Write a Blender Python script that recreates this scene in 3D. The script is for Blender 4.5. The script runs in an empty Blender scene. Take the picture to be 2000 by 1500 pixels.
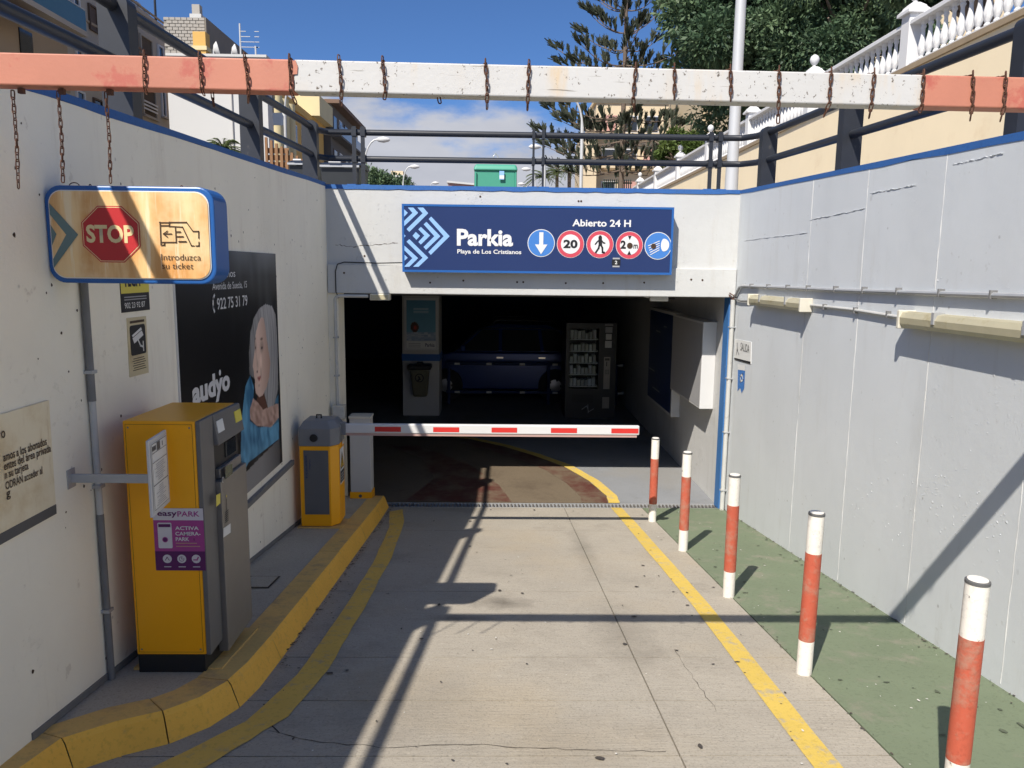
import bpy, math, random
from mathutils import Vector, Matrix
random.seed(11)
R = math.radians
scene = bpy.context.scene

# ------------------------------------------------------------------ camera
H = 1.58                                   # eye height above the ramp, metres
YAW, PITCH, ROLL = R(1.2), R(8.53), R(0.66)
c_f = Vector((math.sin(YAW)*math.cos(PITCH), math.cos(YAW)*math.cos(PITCH), -math.sin(PITCH)))
c_r = Vector((math.cos(YAW), -math.sin(YAW), 0))
c_u = c_r.cross(c_f)
c_r, c_u = math.cos(ROLL)*c_r + math.sin(ROLL)*c_u, -math.sin(ROLL)*c_r + math.cos(ROLL)*c_u
cam_d = bpy.data.cameras.new('camera'); cam = bpy.data.objects.new('camera', cam_d)
scene.collection.objects.link(cam)
M = Matrix((c_r, c_u, -c_f)).transposed().to_4x4(); M.translation = Vector((0, 0, H))
cam.matrix_world = M
cam_d.sensor_width = 36; cam_d.lens = 27; cam_d.clip_start = 0.05; cam_d.clip_end = 3000
scene.camera = cam

# ------------------------------------------------------------------ sky and sun
SUN = Vector((0.565, 1.0, -1.25))          # the way the light travels
el = math.atan2(1.25, math.hypot(0.565, 1.0)); az = math.atan2(-0.565, -1.0)
world = bpy.data.worlds.new('World'); scene.world = world; world.use_nodes = True
nt = world.node_tree; nt.nodes.clear()
def wn(t): return nt.nodes.new(t)
def lk(a, b): nt.links.new(a, b)
wo = wn('ShaderNodeOutputWorld'); bg = wn('ShaderNodeBackground'); lk(bg.outputs[0], wo.inputs[0])
sky = wn('ShaderNodeTexSky'); sky.sky_type = 'NISHITA'; sky.sun_disc = False
sky.sun_elevation = el; sky.sun_rotation = az % (2*math.pi)
sky.air_density = 1.0; sky.dust_density = 10.0; sky.ozone_density = 4.5; sky.altitude = 3000
tc = wn('ShaderNodeTexCoord'); mp = wn('ShaderNodeMapping'); lk(tc.outputs['Generated'], mp.inputs[0])
mp.inputs['Scale'].default_value = (1, 1, 2.6); mp.inputs['Location'].default_value = (0.3, 0.1, 0)
n1 = wn('ShaderNodeTexNoise'); n1.inputs['Scale'].default_value = 4.2; n1.inputs['Detail'].default_value = 8; n1.inputs['Roughness'].default_value = 0.58
lk(mp.outputs[0], n1.inputs['Vector'])
sx = wn('ShaderNodeSeparateXYZ'); lk(tc.outputs['Generated'], sx.inputs[0])
mr = wn('ShaderNodeMapRange'); mr.inputs['From Min'].default_value = 0.095; mr.inputs['From Max'].default_value = 0.245
mr.inputs['To Min'].default_value = 0.36; mr.inputs['To Max'].default_value = -0.30
lk(sx.outputs['Z'], mr.inputs['Value'])
ad = wn('ShaderNodeMath'); ad.operation = 'ADD'; lk(n1.outputs['Fac'], ad.inputs[0]); lk(mr.outputs[0], ad.inputs[1])
cr = wn('ShaderNodeMapRange'); cr.interpolation_type = 'SMOOTHSTEP'
cr.inputs['From Min'].default_value = 0.47; cr.inputs['From Max'].default_value = 0.64
lk(ad.outputs[0], cr.inputs['Value'])
n2 = wn('ShaderNodeTexNoise'); n2.inputs['Scale'].default_value = 7; n2.inputs['Detail'].default_value = 6
lk(mp.outputs[0], n2.inputs['Vector'])
cc = wn('ShaderNodeMix'); cc.data_type = 'RGBA'; lk(n2.outputs['Fac'], cc.inputs['Factor'])
cc.inputs['A'].default_value = (2.4, 2.55, 3.1, 1); cc.inputs['B'].default_value = (5.0, 5.1, 5.5, 1)
mx = wn('ShaderNodeMix'); mx.data_type = 'RGBA'; lk(cr.outputs[0], mx.inputs['Factor'])
tn = wn('ShaderNodeMix'); tn.data_type = 'RGBA'; tn.blend_type = 'MULTIPLY'; tn.inputs['Factor'].default_value = 1.0; lk(sky.outputs[0], tn.inputs['A']); tn.inputs['B'].default_value = (.56, .74, .93, 1)
lk(tn.outputs['Result'], mx.inputs['A']); lk(cc.outputs['Result'], mx.inputs['B']); lk(mx.outputs['Result'], bg.inputs['Color'])
bg.inputs['Strength'].default_value = 0.088
sun_d = bpy.data.lights.new('sun', 'SUN'); sun_d.energy = 4.1; sun_d.angle = R(0.53); sun_d.color = (1.0, 0.93, 0.83)
sun = bpy.data.objects.new('sun', sun_d); scene.collection.objects.link(sun)
sun.rotation_euler = SUN.to_track_quat('-Z', 'Y').to_euler(); sun.location = (-6, -10, 14)
vs = scene.view_settings
vs.view_transform = 'Standard'; vs.look = 'None'; vs.exposure = 0.72; vs.gamma = 1.0; vs.use_curve_mapping = False
scene.cycles.max_bounces = 7; scene.cycles.diffuse_bounces = 5; scene.cycles.glossy_bounces = 3; scene.cycles.transmission_bounces = 4
scene.cycles.use_adaptive_sampling = True; scene.cycles.adaptive_threshold = 0.02

# ------------------------------------------------------------------ helpers
COL = scene.collection
def ray(x, y):                              # photo pixel (2000 x 1500) to a direction, for taking measurements
    return c_r*((x-1000)/1500) - c_u*((y-750)/1500) + c_f
CAM = Vector((0, 0, H))
def atX(x, y, X): d = ray(x, y); return CAM + d*(X/d.x)
def atY(x, y, Y): d = ray(x, y); return CAM + d*(Y/d.y)
SL = 0.122; YF = 8.10                       # ramp gradient; where it levels out
def rz(y): return -SL*min(y, YF)
def ztop(y): return 2.12 + 0.035*min(y, 12)    # top of the ramp walls

def link(o, parent=None):
    COL.objects.link(o)
    if parent is not None: o.parent = parent
    return o
def tag(o, label=None, cat=None, group=None, kind=None):
    if label: o['label'] = label
    if cat: o['category'] = cat
    if group: o['group'] = group
    if kind: o['kind'] = kind
    return o
def thing(name, label, cat, loc=(0, 0, 0), group=None, rz_=0):
    o = bpy.data.objects.new(name, None); o.location = loc; o.rotation_euler[2] = rz_
    o.empty_display_size = 0.2
    link(o); tag(o, label, cat, group); return o
class MB:
    """collects faces, builds ONE mesh object. Coordinates are world metres unless local=True"""
    def __init__(s): s.v = []; s.f = []
    def add(s, vs_, fs):
        n = len(s.v); s.v += [tuple(p) for p in vs_]; s.f += [tuple(i+n for i in f) for f in fs]; return s
    def box(s, x0, x1, y0, y1, z0, z1):
        return s.add([(x0,y0,z0),(x1,y0,z0),(x1,y1,z0),(x0,y1,z0),(x0,y0,z1),(x1,y0,z1),(x1,y1,z1),(x0,y1,z1)],
                     [(3,2,1,0),(4,5,6,7),(0,1,5,4),(1,2,6,5),(2,3,7,6),(3,0,4,7)])
    def hexa(s, p):                           # eight corners, bottom ring then top ring
        return s.add(p, [(3,2,1,0),(4,5,6,7),(0,1,5,4),(1,2,6,5),(2,3,7,6),(3,0,4,7)])
    def poly(s, pts): return s.add(pts, [tuple(range(len(pts)))])
    def prism(s, pts, d):                     # extrude polygon pts by vector d
        n = len(pts); d = Vector(d); a = [Vector(p) for p in pts]; b = [p+d for p in a]
        fs = [tuple(range(n))[::-1], tuple(range(n, 2*n))] + [(i, (i+1) % n, n+(i+1) % n, n+i) for i in range(n)]
        return s.add(a+b, fs)
    def tube(s, pts, r, n=8, cap=True):       # r number or list
        pts = [Vector(p) for p in pts]; m = len(pts); rs = r if isinstance(r, (list, tuple)) else [r]*m
        base = len(s.v); prev = None
        for i, p in enumerate(pts):
            t = (pts[min(i+1, m-1)] - pts[max(i-1, 0)]).normalized()
            if prev is None:
                a = t.orthogonal().normalized() if abs(t.z) > .9 else t.cross(Vector((0, 0, 1))).normalized()
            else: a = (prev - t*prev.dot(t)).normalized()
            prev = a; b = t.cross(a)
            for k in range(n):
                w = 2*math.pi*k/n; s.v.append(tuple(p + (a*math.cos(w) + b*math.sin(w))*rs[i]))
        for i in range(m-1):
            for k in range(n):
                s.f.append((base+i*n+k, base+i*n+(k+1) % n, base+(i+1)*n+(k+1) % n, base+(i+1)*n+k))
        if cap:
            s.f.append(tuple(base+k for k in range(n))[::-1]); s.f.append(tuple(base+(m-1)*n+k for k in range(n)))
        return s
    def lathe(s, prof, c=(0, 0, 0), n=16, axis='z'):   # prof: list of (r, h)
        base = len(s.v); m = len(prof)
        for r, h in prof:
            for k in range(n):
                w = 2*math.pi*k/n; a, b = r*math.cos(w), r*math.sin(w)
                p = (a, b, h) if axis == 'z' else ((h, a, b) if axis == 'x' else (b, h, a))
                s.v.append((c[0]+p[0], c[1]+p[1], c[2]+p[2]))
        for i in range(m-1):
            for k in range(n):
                s.f.append((base+i*n+k, base+i*n+(k+1) % n, base+(i+1)*n+(k+1) % n, base+(i+1)*n+k))
        s.f.append(tuple(base+k for k in range(n))[::-1]); s.f.append(tuple(base+(m-1)*n+k for k in range(n)))
        return s
    def mesh(s, name, mat, smooth=False):
        me = bpy.data.meshes.new(name); me.from_pydata(s.v, [], s.f)
        me.materials.append(mat)
        if smooth: me.polygons.foreach_set('use_smooth', [True]*len(me.polygons)); me.set_sharp_from_angle(angle=R(42))
        me.update(); return me
    def build(s, name, mat, parent=None, smooth=False, bevel=0, local=False, seg=2):
        o = bpy.data.objects.new(name, s.mesh(name, mat, smooth)); link(o, parent)
        if parent is not None and not local:
            t = Vector((0, 0, 0)); p = parent
            while p is not None:
                t += Vector(p.location) if p.type == 'EMPTY' else Vector((0, 0, 0)); p = p.parent
            o.matrix_parent_inverse = Matrix.Translation(-Vector(parent.location)) if parent.type == 'EMPTY' else Matrix()
        if bevel:
            m = o.modifiers.new('bevel', 'BEVEL'); m.width = bevel; m.segments = seg; m.limit_method = 'ANGLE'; m.angle_limit = R(40)
        if smooth == 'auto' or bevel:
            o.data.polygons.foreach_set('use_smooth', [False]*len(o.data.polygons))
        return o
def copy_tree(o, parent=None):
    c = o.copy(); COL.objects.link(c); c.parent = parent
    for ch in list(o.children): copy_tree(ch, c)
    return c
ORD = ['first','second','third','fourth','fifth','sixth','seventh','eighth','ninth','tenth','eleventh','twelfth','thirteenth','fourteenth','fifteenth','sixteenth','seventeenth','eighteenth','nineteenth','twentieth']

# ------------------------------------------------------------------ materials
MAT = {}
class NT:
    def __init__(s, name):
        s.m = bpy.data.materials.new(name); s.m.use_nodes = True; s.t = s.m.node_tree; s.b = s.t.nodes['Principled BSDF']; MAT[name] = s.m
        s.tc = s.t.nodes.new('ShaderNodeTexCoord'); s.rand = False
    def n(s, typ, **kw):
        o = s.t.nodes.new(typ)
        for k, v in kw.items():
            if k in o.inputs: o.inputs[k].default_value = v
            else: setattr(o, k, v)
        return o
    def l(s, a, b): s.t.links.new(a, b)
    def coord(s, scale=(1, 1, 1), kind='Object'):
        mp_ = s.n('ShaderNodeMapping'); mp_.inputs['Scale'].default_value = scale; s.l(s.tc.outputs[kind], mp_.inputs[0])
        if s.rand:
            oi = s.n('ShaderNodeObjectInfo'); ml_ = s.n('ShaderNodeMath', operation='MULTIPLY'); ml_.inputs[1].default_value = 37.0; s.l(oi.outputs['Random'], ml_.inputs[0]); s.l(ml_.outputs[0], mp_.inputs['Location'])
        return mp_.outputs[0]
    def noise(s, scale, detail=4, rough=.55, stretch=(1, 1, 1)):
        o = s.n('ShaderNodeTexNoise', Scale=scale, Detail=detail, Roughness=rough); s.l(s.coord(stretch), o.inputs['Vector']); return o.outputs['Fac']
    def ramp(s, fac, a, b):
        o = s.n('ShaderNodeMapRange'); o.interpolation_type = 'SMOOTHSTEP'
        o.inputs['From Min'].default_value = a; o.inputs['From Max'].default_value = b; s.l(fac, o.inputs['Value']); return o.outputs[0]
    def mix(s, fac, a, b, mode='MIX'):
        o = s.n('ShaderNodeMix'); o.data_type = 'RGBA'; o.blend_type = mode
        if isinstance(fac, (int, float)): o.inputs['Factor'].default_value = fac
        else: s.l(fac, o.inputs['Factor'])
        for q, k in ((a, 'A'), (b, 'B')):
            if isinstance(q, (tuple, list)): o.inputs[k].default_value = tuple(q)[:3] + (1,)
            else: s.l(q, o.inputs[k])
        return o.outputs['Result']
    def mul(s, a, b):
        o = s.n('ShaderNodeMath', operation='MULTIPLY')
        for q, i in ((a, 0), (b, 1)):
            if isinstance(q, (int, float)): o.inputs[i].default_value = q
            else: s.l(q, o.inputs[i])
        return o.outputs[0]
    def bump(s, h, strength=.3, dist=.01, normal=None):
        o = s.n('ShaderNodeBump', Strength=strength, Distance=dist); s.l(h, o.inputs['Height'])
        if normal is not None: s.l(normal, o.inputs['Normal'])
        return o.outputs[0]
    def out(s, col=None, rough=None, normal=None, metal=0, spec=.4):
        if col is not None:
            if isinstance(col, (tuple, list)): s.b.inputs['Base Color'].default_value = tuple(col)[:3]+(1,)
            else: s.l(col, s.b.inputs['Base Color'])
        if rough is not None:
            if isinstance(rough, (int, float)): s.b.inputs['Roughness'].default_value = rough
            else: s.l(rough, s.b.inputs['Roughness'])
        if normal is not None: s.l(normal, s.b.inputs['Normal'])
        s.b.inputs['Metallic'].default_value = metal; s.b.inputs['Specular IOR Level'].default_value = spec
        return s.m
def mul3(c, k): return tuple(min(1, x*k) for x in c)
def plain(name, c, rough=.5, var=.12, scale=6, metal=0, spec=.4, bump=.0, bscale=80, dirt=None, dscale=3, dlo=.55, dhi=.75):
    t = NT(name); col = t.mix(t.noise(scale, 5), mul3(c, 1-var), mul3(c, 1+var))
    if dirt: col = t.mix(t.ramp(t.noise(dscale, 7, .65), dlo, dhi), col, dirt)
    nrm = t.bump(t.noise(bscale, 3), bump, .004) if bump else None
    return t.out(col, rough, nrm, metal, spec)

def wall_mat(name, base, stain, streak=.4, holes=.5, bmp=1.0):
    t = NT(name)
    col = t.mix(t.noise(1.3, 6, .6), mul3(base, .90), mul3(base, 1.06))
    col = t.mix(t.mul(t.ramp(t.noise(2.2, 6, .7, (3, 3, .35)), .52, .78), streak), col, stain)
    col = t.mix(t.mul(t.ramp(t.noise(14, 4, .6), .66, .74), .35), col, mul3(stain, .8))
    vo = t.n('ShaderNodeTexVoronoi', Scale=9.0); t.l(t.coord(), vo.inputs['Vector'])
    hole = t.n('ShaderNodeMapRange'); hole.inputs['From Min'].default_value = .10; hole.inputs['From Max'].default_value = .05
    t.l(vo.outputs['Distance'], hole.inputs['Value'])
    hm = t.mul(t.mul(hole.outputs[0], t.ramp(t.noise(3.1, 3), .56, .62)), holes)
    col = t.mix(hm, col, (.10, .085, .07))
    nb = t.bump(t.noise(5, 6, .65), .45*bmp, .02)
    nb = t.bump(t.noise(70, 3), .25*bmp, .004, nb)
    col = t.mix(t.mul(t.ramp(t.noise(.8, 4, .5, (1, 1, .6)), .50, .60), .22), col, mul3(base, .84))
    patch = t.ramp(t.noise(26, 5, .7), .58, .64)
    nb = t.bump(t.mul(patch, t.ramp(t.noise(1.9, 3), .52, .62)), .8*bmp, .006, nb)
    return t.out(col, .75, nb, 0, .25)
wall_mat('paint_left', (.935, .885, .745), (.54, .45, .35), .35, .4, .6)
wall_mat('paint_right', (.585, .61, .625), (.45, .45, .43), .45, .4, .28)
wall_mat('paint_facade', (.52, .525, .515), (.40, .36, .30), .40, .5, .7)
wall_mat('paint_inner', (.56, .56, .55), (.32, .30, .27), .4, .3)

def concrete(name, base, dark, broom=True, stains=()):
    t = NT(name)
    col = t.mix(t.noise(.9, 7, .62), mul3(base, .72), mul3(base, 1.13))
    col = t.mix(t.mul(t.ramp(t.noise(.55, 5, .6), .48, .66), .45), col, (base[0]*1.0, base[1]*.90, base[2]*.74))
    col = t.mix(t.mul(t.ramp(t.noise(1.7, 7, .7), .50, .74), .55), col, dark)
    col = t.mix(t.mul(t.ramp(t.noise(90, 3, .7), .50, .68), .5), col, mul3(base, .45))
    col = t.mix(t.mul(t.ramp(t.noise(40, 3, .6), .62, .72), .4), col, mul3(base, 1.25))
    for (cx_, cy_, rx_, ry_, amt) in stains:           # oil and tyre stains, ragged
        mp_ = t.n('ShaderNodeMapping'); mp_.vector_type = 'POINT'; mp_.inputs['Location'].default_value = (-cx_/rx_, -cy_/ry_, 0); mp_.inputs['Scale'].default_value = (1/rx_, 1/ry_, 0)
        t.l(t.tc.outputs['Object'], mp_.inputs[0]); ln = t.n('ShaderNodeVectorMath', operation='LENGTH'); t.l(mp_.outputs[0], ln.inputs[0])
        ad_ = t.n('ShaderNodeMath', operation='ADD'); t.l(ln.outputs['Value'], ad_.inputs[0]); t.l(t.mul(t.noise(9, 6, .7), 1.1), ad_.inputs[1])
        fa = t.n('ShaderNodeMapRange'); fa.inputs['From Min'].default_value = 1.35; fa.inputs['From Max'].default_value = .55; t.l(ad_.outputs[0], fa.inputs['Value'])
        col = t.mix(t.mul(fa.outputs[0], amt), col, mul3(dark, .45))
    nb = t.bump(t.noise(130, 2), .35, .004)
    if broom:
        fine = t.noise(70, 3, .6, (.10, 1, 1)); nb = t.bump(fine, .45, .006, nb)
        col = t.mix(t.mul(t.ramp(fine, .5, .70), .18), col, mul3(base, .5))
    return t.out(col, .88, nb, 0, .2)
concrete('ramp_concrete', (.385, .350, .293), (.225, .20, .165), True, ((.06, 4.75, .30, .22, .75), (-.22, 4.45, .35, .10, .6), (.75, 4.2, .28, .9, .35), (.75, 6.2, .14, 1.4, .35), (-.35, 3.2, .5, .8, .25), (.3, 2.9, .5, .5, .2)))
concrete('island_concrete', (.45, .41, .335), (.26, .235, .19), False)
concrete('garage_floor', (.245, .255, .27), (.14, .14, .14), False)
concrete('lane_floor', (.155, .122, .085), (.07, .05, .036), False)
concrete('street_concrete', (.26, .25, .24), (.18, .17, .16), False)
concrete('dark_groove', (.06, .052, .045), (.03, .027, .024), False)

def worn(name, paint, under, lo, hi, rough=.7, scale=7, spots=True, bump=.3, rand=False):
    t = NT(name); t.rand = rand
    col = t.mix(t.noise(2.5, 5, .6), mul3(paint, .82), mul3(paint, 1.1))
    col = t.mix(t.mul(t.ramp(t.noise(45, 3, .7), .52, .66), .3), col, mul3(paint, .55))
    w = t.ramp(t.noise(scale, 8, .72), lo, hi)
    col = t.mix(w, col, under)
    nb = t.bump(t.noise(100, 3), bump, .004); nb = t.bump(w, .4, .003, nb)
    return t.out(col, rough, nb, 0, .3)
worn('green_paint', (.160, .195, .125), (.225, .215, .165), .50, .74, .85, 4)
worn('yellow_line', (.60, .43, .095), (.38, .33, .24), .50, .70, .8, 14)
worn('yellow_line_old', (.70, .455, .10), (.40, .31, .19), .50, .72, .85, 12)
worn('yellow_kerb', (.92, .50, .075), (.52, .31, .11), .56, .76, .7, 9)
worn('kerb_top', (.72, .46, .15), (.44, .29, .14), .46, .74, .8, 6)
worn('red_floor', (.098, .034, .027), (.150, .116, .08), .36, .66, .6, 2.6)
worn('bollard_white', (.74, .71, .65), (.24, .22, .20), .635, .67, .6, 14, rand=True)
worn('bollard_red', (.44, .095, .055), (.36, .17, .12), .45, .66, .62, 10, rand=True)
worn('blue_band', (.035, .125, .36), (.10, .115, .16), .60, .70, .65, 8)
worn('blue_jamb', (.05, .17, .42), (.3, .32, .36), .66, .71, .6, 9)

def rusty_white():
    t = NT('beam_white')
    col = t.mix(t.noise(3, 5), (.50, .495, .48), (.57, .565, .55))
    st = t.mul(t.mul(t.ramp(t.noise(9, 7, .7, (1, 1, .16)), .48, .70), .75), t.ramp(t.noise(3.2, 3), .40, .60))
    col = t.mix(st, col, (.60, .40, .16))
    col = t.mix(t.ramp(t.noise(75, 4, .7), .615, .66), col, (.13, .11, .09))
    col = t.mix(t.mul(t.ramp(t.noise(16, 4, .6, (.25, 1, 6)), .66, .70), .8), col, (.18, .16, .13))
    return t.out(col, .6, t.bump(t.noise(60, 4), .25, .003), 0, .3)
rusty_white()
plain('beam_red', (.485, .195, .130), .6, .18, 5, bump=.12, dirt=(.44, .125, .09), dscale=6, dlo=.54, dhi=.62)
plain('rust', (.115, .055, .035), .85, .4, 60, metal=.2, bump=.4, bscale=200)
plain('rail_paint', (.020, .023, .030), .45, .3, 14, spec=.5, dirt=(.07, .065, .06), dscale=9, dlo=.62, dhi=.75)
plain('sign_navy', (.0165, .034, .116), .35, .06, 2)
plain('sign_edge', (.020, .105, .34), .35, .08, 3)
plain('sign_white', (.68, .68, .68), .4, .02, 4)
plain('sign_lightblue', (.26, .45, .76), .4, .02, 4)
plain('sign_blue', (.055, .19, .52), .4, .03, 4)
plain('sign_red', (.54, .065, .095), .4, .04, 4)
plain('print_black', (.012, .012, .014), .5, .05, 4)
plain('print_brown', (.055, .03, .015), .5, .1, 4)
plain('print_navy', (.02, .03, .12), .5, .05, 4)
plain('print_grey', (.36, .36, .37), .5, .05, 4)
plain('print_dark', (.10, .10, .10), .6, .1, 4)
plain('print_yellow', (.70, .60, .09), .5, .04, 4)
plain('print_amber', (.78, .50, .03), .5, .04, 4)
plain('cream_print', (.62, .53, .33), .55, .08, 5, dirt=(.42, .30, .14), dscale=4)
plain('paper', (.70, .70, .68), .6, .04, 8)
plain('magenta', (.36, .055, .25), .45, .04, 4)
plain('purple', (.10, .012, .105), .45, .04, 4)
plain('lilac', (.62, .60, .63), .45, .03, 4)
plain('stop_red', (.46, .03, .035), .4, .08, 5)
plain('stop_cream', (.70, .56, .30), .5, .1, 8)
plain('stop_teal', (.13, .20, .20), .5, .1, 6)
def stained_face():
    t = NT('stained_face')
    v = t.noise(9, 6, .62, (1, 1, .13)); w = t.noise(3.0, 5, .6)
    col = t.mix(t.ramp(v, .34, .66), (.84, .60, .30), (.60, .29, .09))
    col = t.mix(t.mul(t.ramp(w, .46, .66), .7), col, (.80, .66, .40))
    col = t.mix(t.mul(t.ramp(t.noise(30, 4, .7, (1, 1, .06)), .58, .66), .5), col, (.85, .76, .56))
    return t.out(col, .4, None, 0, .4)
stained_face()
def board_face():
    t = NT('board_face')
    col = t.mix(t.ramp(t.noise(3, 6, .65), .42, .75), (.82, .73, .53), (.60, .45, .24))
    col = t.mix(t.mul(t.ramp(t.noise(8, 5, .7, (1, 1, .2)), .55, .7), .5), col, (.50, .35, .16))
    return t.out(col, .5, None)
board_face()
plain('machine_yellow', (.95, .415, .005), .38, .06, 2.5, spec=.45, dirt=(.86, .36, .005), dscale=5, dlo=.60, dhi=.8)
plain('machine_grey', (.145, .14, .135), .45, .08, 6, bump=.08)
plain('machine_black', (.016, .016, .017), .5, .2, 8)
plain('hood_grey', (.19, .195, .205), .5, .08, 6, bump=.1)
plain('door_grey', (.115, .12, .13), .5, .06, 6)
plain('steel', (.255, .238, .22), .42, .10, 7, metal=.55, bump=.05)
plain('galv', (.42, .43, .44), .5, .15, 9, metal=.35, bump=.1)
plain('conduit_dark', (.17, .17, .17), .6, .25, 9)
plain('conduit_pale', (.48, .48, .46), .6, .15, 9, dirt=(.25, .24, .22), dscale=12)
plain('cable', (.03, .03, .03), .6, .2, 9)
plain('arm_white', (.60, .60, .60), .4, .05, 4)
plain('arm_red', (.56, .035, .03), .4, .06, 5)
plain('rubber_pink', (.45, .30, .27), .6, .1, 8)
plain('lamp_plastic', (.42, .385, .265), .35, .12, 8, dirt=(.30, .25, .13), dscale=7)
plain('lamp_base', (.60, .57, .48), .5, .08, 8)
plain('cream_wall', (.86, .725, .50), .85, .07, 1.2, bump=.3, bscale=30, dirt=(.78, .63, .42), dscale=1.3, dlo=.55, dhi=.75)
plain('cornice', (.30, .23, .15), .85, .2, 4)
plain('balustrade', (.64, .64, .64), .6, .04, 3, bump=.1)
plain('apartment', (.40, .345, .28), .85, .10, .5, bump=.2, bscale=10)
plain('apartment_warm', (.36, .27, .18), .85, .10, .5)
plain('white_render', (.52, .52, .51), .8, .05, .4, bump=.15, bscale=6)
plain('block_grey', (.36, .34, .31), .9, .18, 1.3, bump=.4, bscale=12)
plain('mortar', (.22, .21, .19), .9, .15, 3)
plain('side_grey', (.20, .18, .155), .9, .2, .8)
plain('ochre', (.60, .37, .11), .85, .08, .5)
plain('pale_yellow', (.62, .53, .31), .8, .06, .5)
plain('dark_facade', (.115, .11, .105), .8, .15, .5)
plain('pink_panel', (.48, .27, .23), .8, .1, 1)
plain('cream_building', (.60, .49, .33), .85, .08, .4)
plain('roof_brown', (.16, .10, .07), .85, .2, 1)
plain('window_frame', (.58, .58, .58), .5, .05, 3)
plain('shutter_wood', (.095, .06, .04), .7, .2, 5)
plain('wood', (.23, .12, .055), .7, .25, 3)
plain('loggia_dark', (.09, .065, .045), .9, .2, 2)
plain('awning_red', (.14, .035, .03), .8, .2, 2)
plain('glass_green', (.05, .095, .08), .12, .1, 1, spec=.7)
plain('glass_dark', (.02, .024, .03), .08, .2, 1, spec=.6)
plain('container_green', (.055, .27, .185), .45, .08, 2, bump=.1)
plain('container_trim', (.06, .30, .21), .45, .08, 2)
plain('dumpster', (.030, .034, .038), .5, .2, 3)
plain('dumpster_lid', (.016, .018, .022), .45, .2, 3)
plain('galv_pole', (.50, .51, .52), .5, .06, 3, metal=.15)
plain('car_blue', (.008, .036, .17), .22, .05, 2, metal=.3, spec=.6)
plain('car_dark', (.02, .022, .026), .25, .05, 2, metal=.3, spec=.6)
plain('tyre', (.02, .02, .02), .8, .2, 10)
plain('rim', (.42, .42, .43), .35, .1, 8, metal=.8)
plain('chrome', (.62, .62, .63), .2, .05, 8, metal=.9)
plain('lamp_glass', (.5, .5, .5), .15, .05, 8)
plain('vending', (.022, .024, .027), .4, .1, 4)
plain('bin_olive', (.15, .14, .09), .55, .1, 6)
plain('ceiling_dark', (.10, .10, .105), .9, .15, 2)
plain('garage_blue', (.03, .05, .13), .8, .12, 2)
plain('column_grey', (.50, .49, .47), .8, .06, 2)
plain('gum', (.06, .052, .046), .8, .4, 30)
plain('green_stain', (.085, .10, .066), .85, .3, 30)
plain('grime', (.085, .072, .055), .95, .4, 20)
plain('chip', (.62, .60, .55), .8, .1, 30)
plain('bark', (.17, .13, .10), .9, .3, 8, bump=.5, bscale=25)
plain('bark_pale', (.13, .10, .078), .9, .25, 6, bump=.4, bscale=20)
def leaf(name, a, b, c):
    t = NT(name)
    at = t.n('ShaderNodeAttribute'); at.attribute_name = 'tone'
    col = t.mix(at.outputs['Fac'], a, b); col = t.mix(t.ramp(t.noise(.55, 3), .45, .7), col, c)
    t.out(col, .55, None, 0, .3)
    t.b.inputs['Subsurface Weight'].default_value = 0
    tr = t.n('ShaderNodeBsdfTranslucent'); t.l(col, tr.inputs['Color'])
    ms = t.n('ShaderNodeMixShader'); ms.inputs[0].default_value = .22
    o = t.t.nodes['Material Output']; t.l(t.b.outputs[0], ms.inputs[1]); t.l(tr.outputs[0], ms.inputs[2]); t.l(ms.outputs[0], o.inputs['Surface'])
leaf('leaf_dark', (.024, .055, .030), (.165, .235, .12), (.075, .13, .07))
leaf('leaf_olive', (.030, .040, .028), (.105, .118, .082), (.060, .072, .048))
leaf('leaf_light', (.06, .10, .025), (.15, .20, .055), (.10, .15, .04))
leaf('palm_leaf', (.05, .085, .03), (.15, .19, .07), (.12, .14, .05))
def vcol():
    t = NT('print_photo'); at = t.n('ShaderNodeAttribute'); at.attribute_name = 'ink'
    t.out(at.outputs['Color'], .4, None, 0, .15)
vcol()
def glass():
    t = NT('pane'); t.out((.9, .95, .95), .03, None, 0, .5); t.b.inputs['Transmission Weight'].default_value = 1.0; t.b.inputs['IOR'].default_value = 1.1
glass()
m_ = MAT

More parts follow.
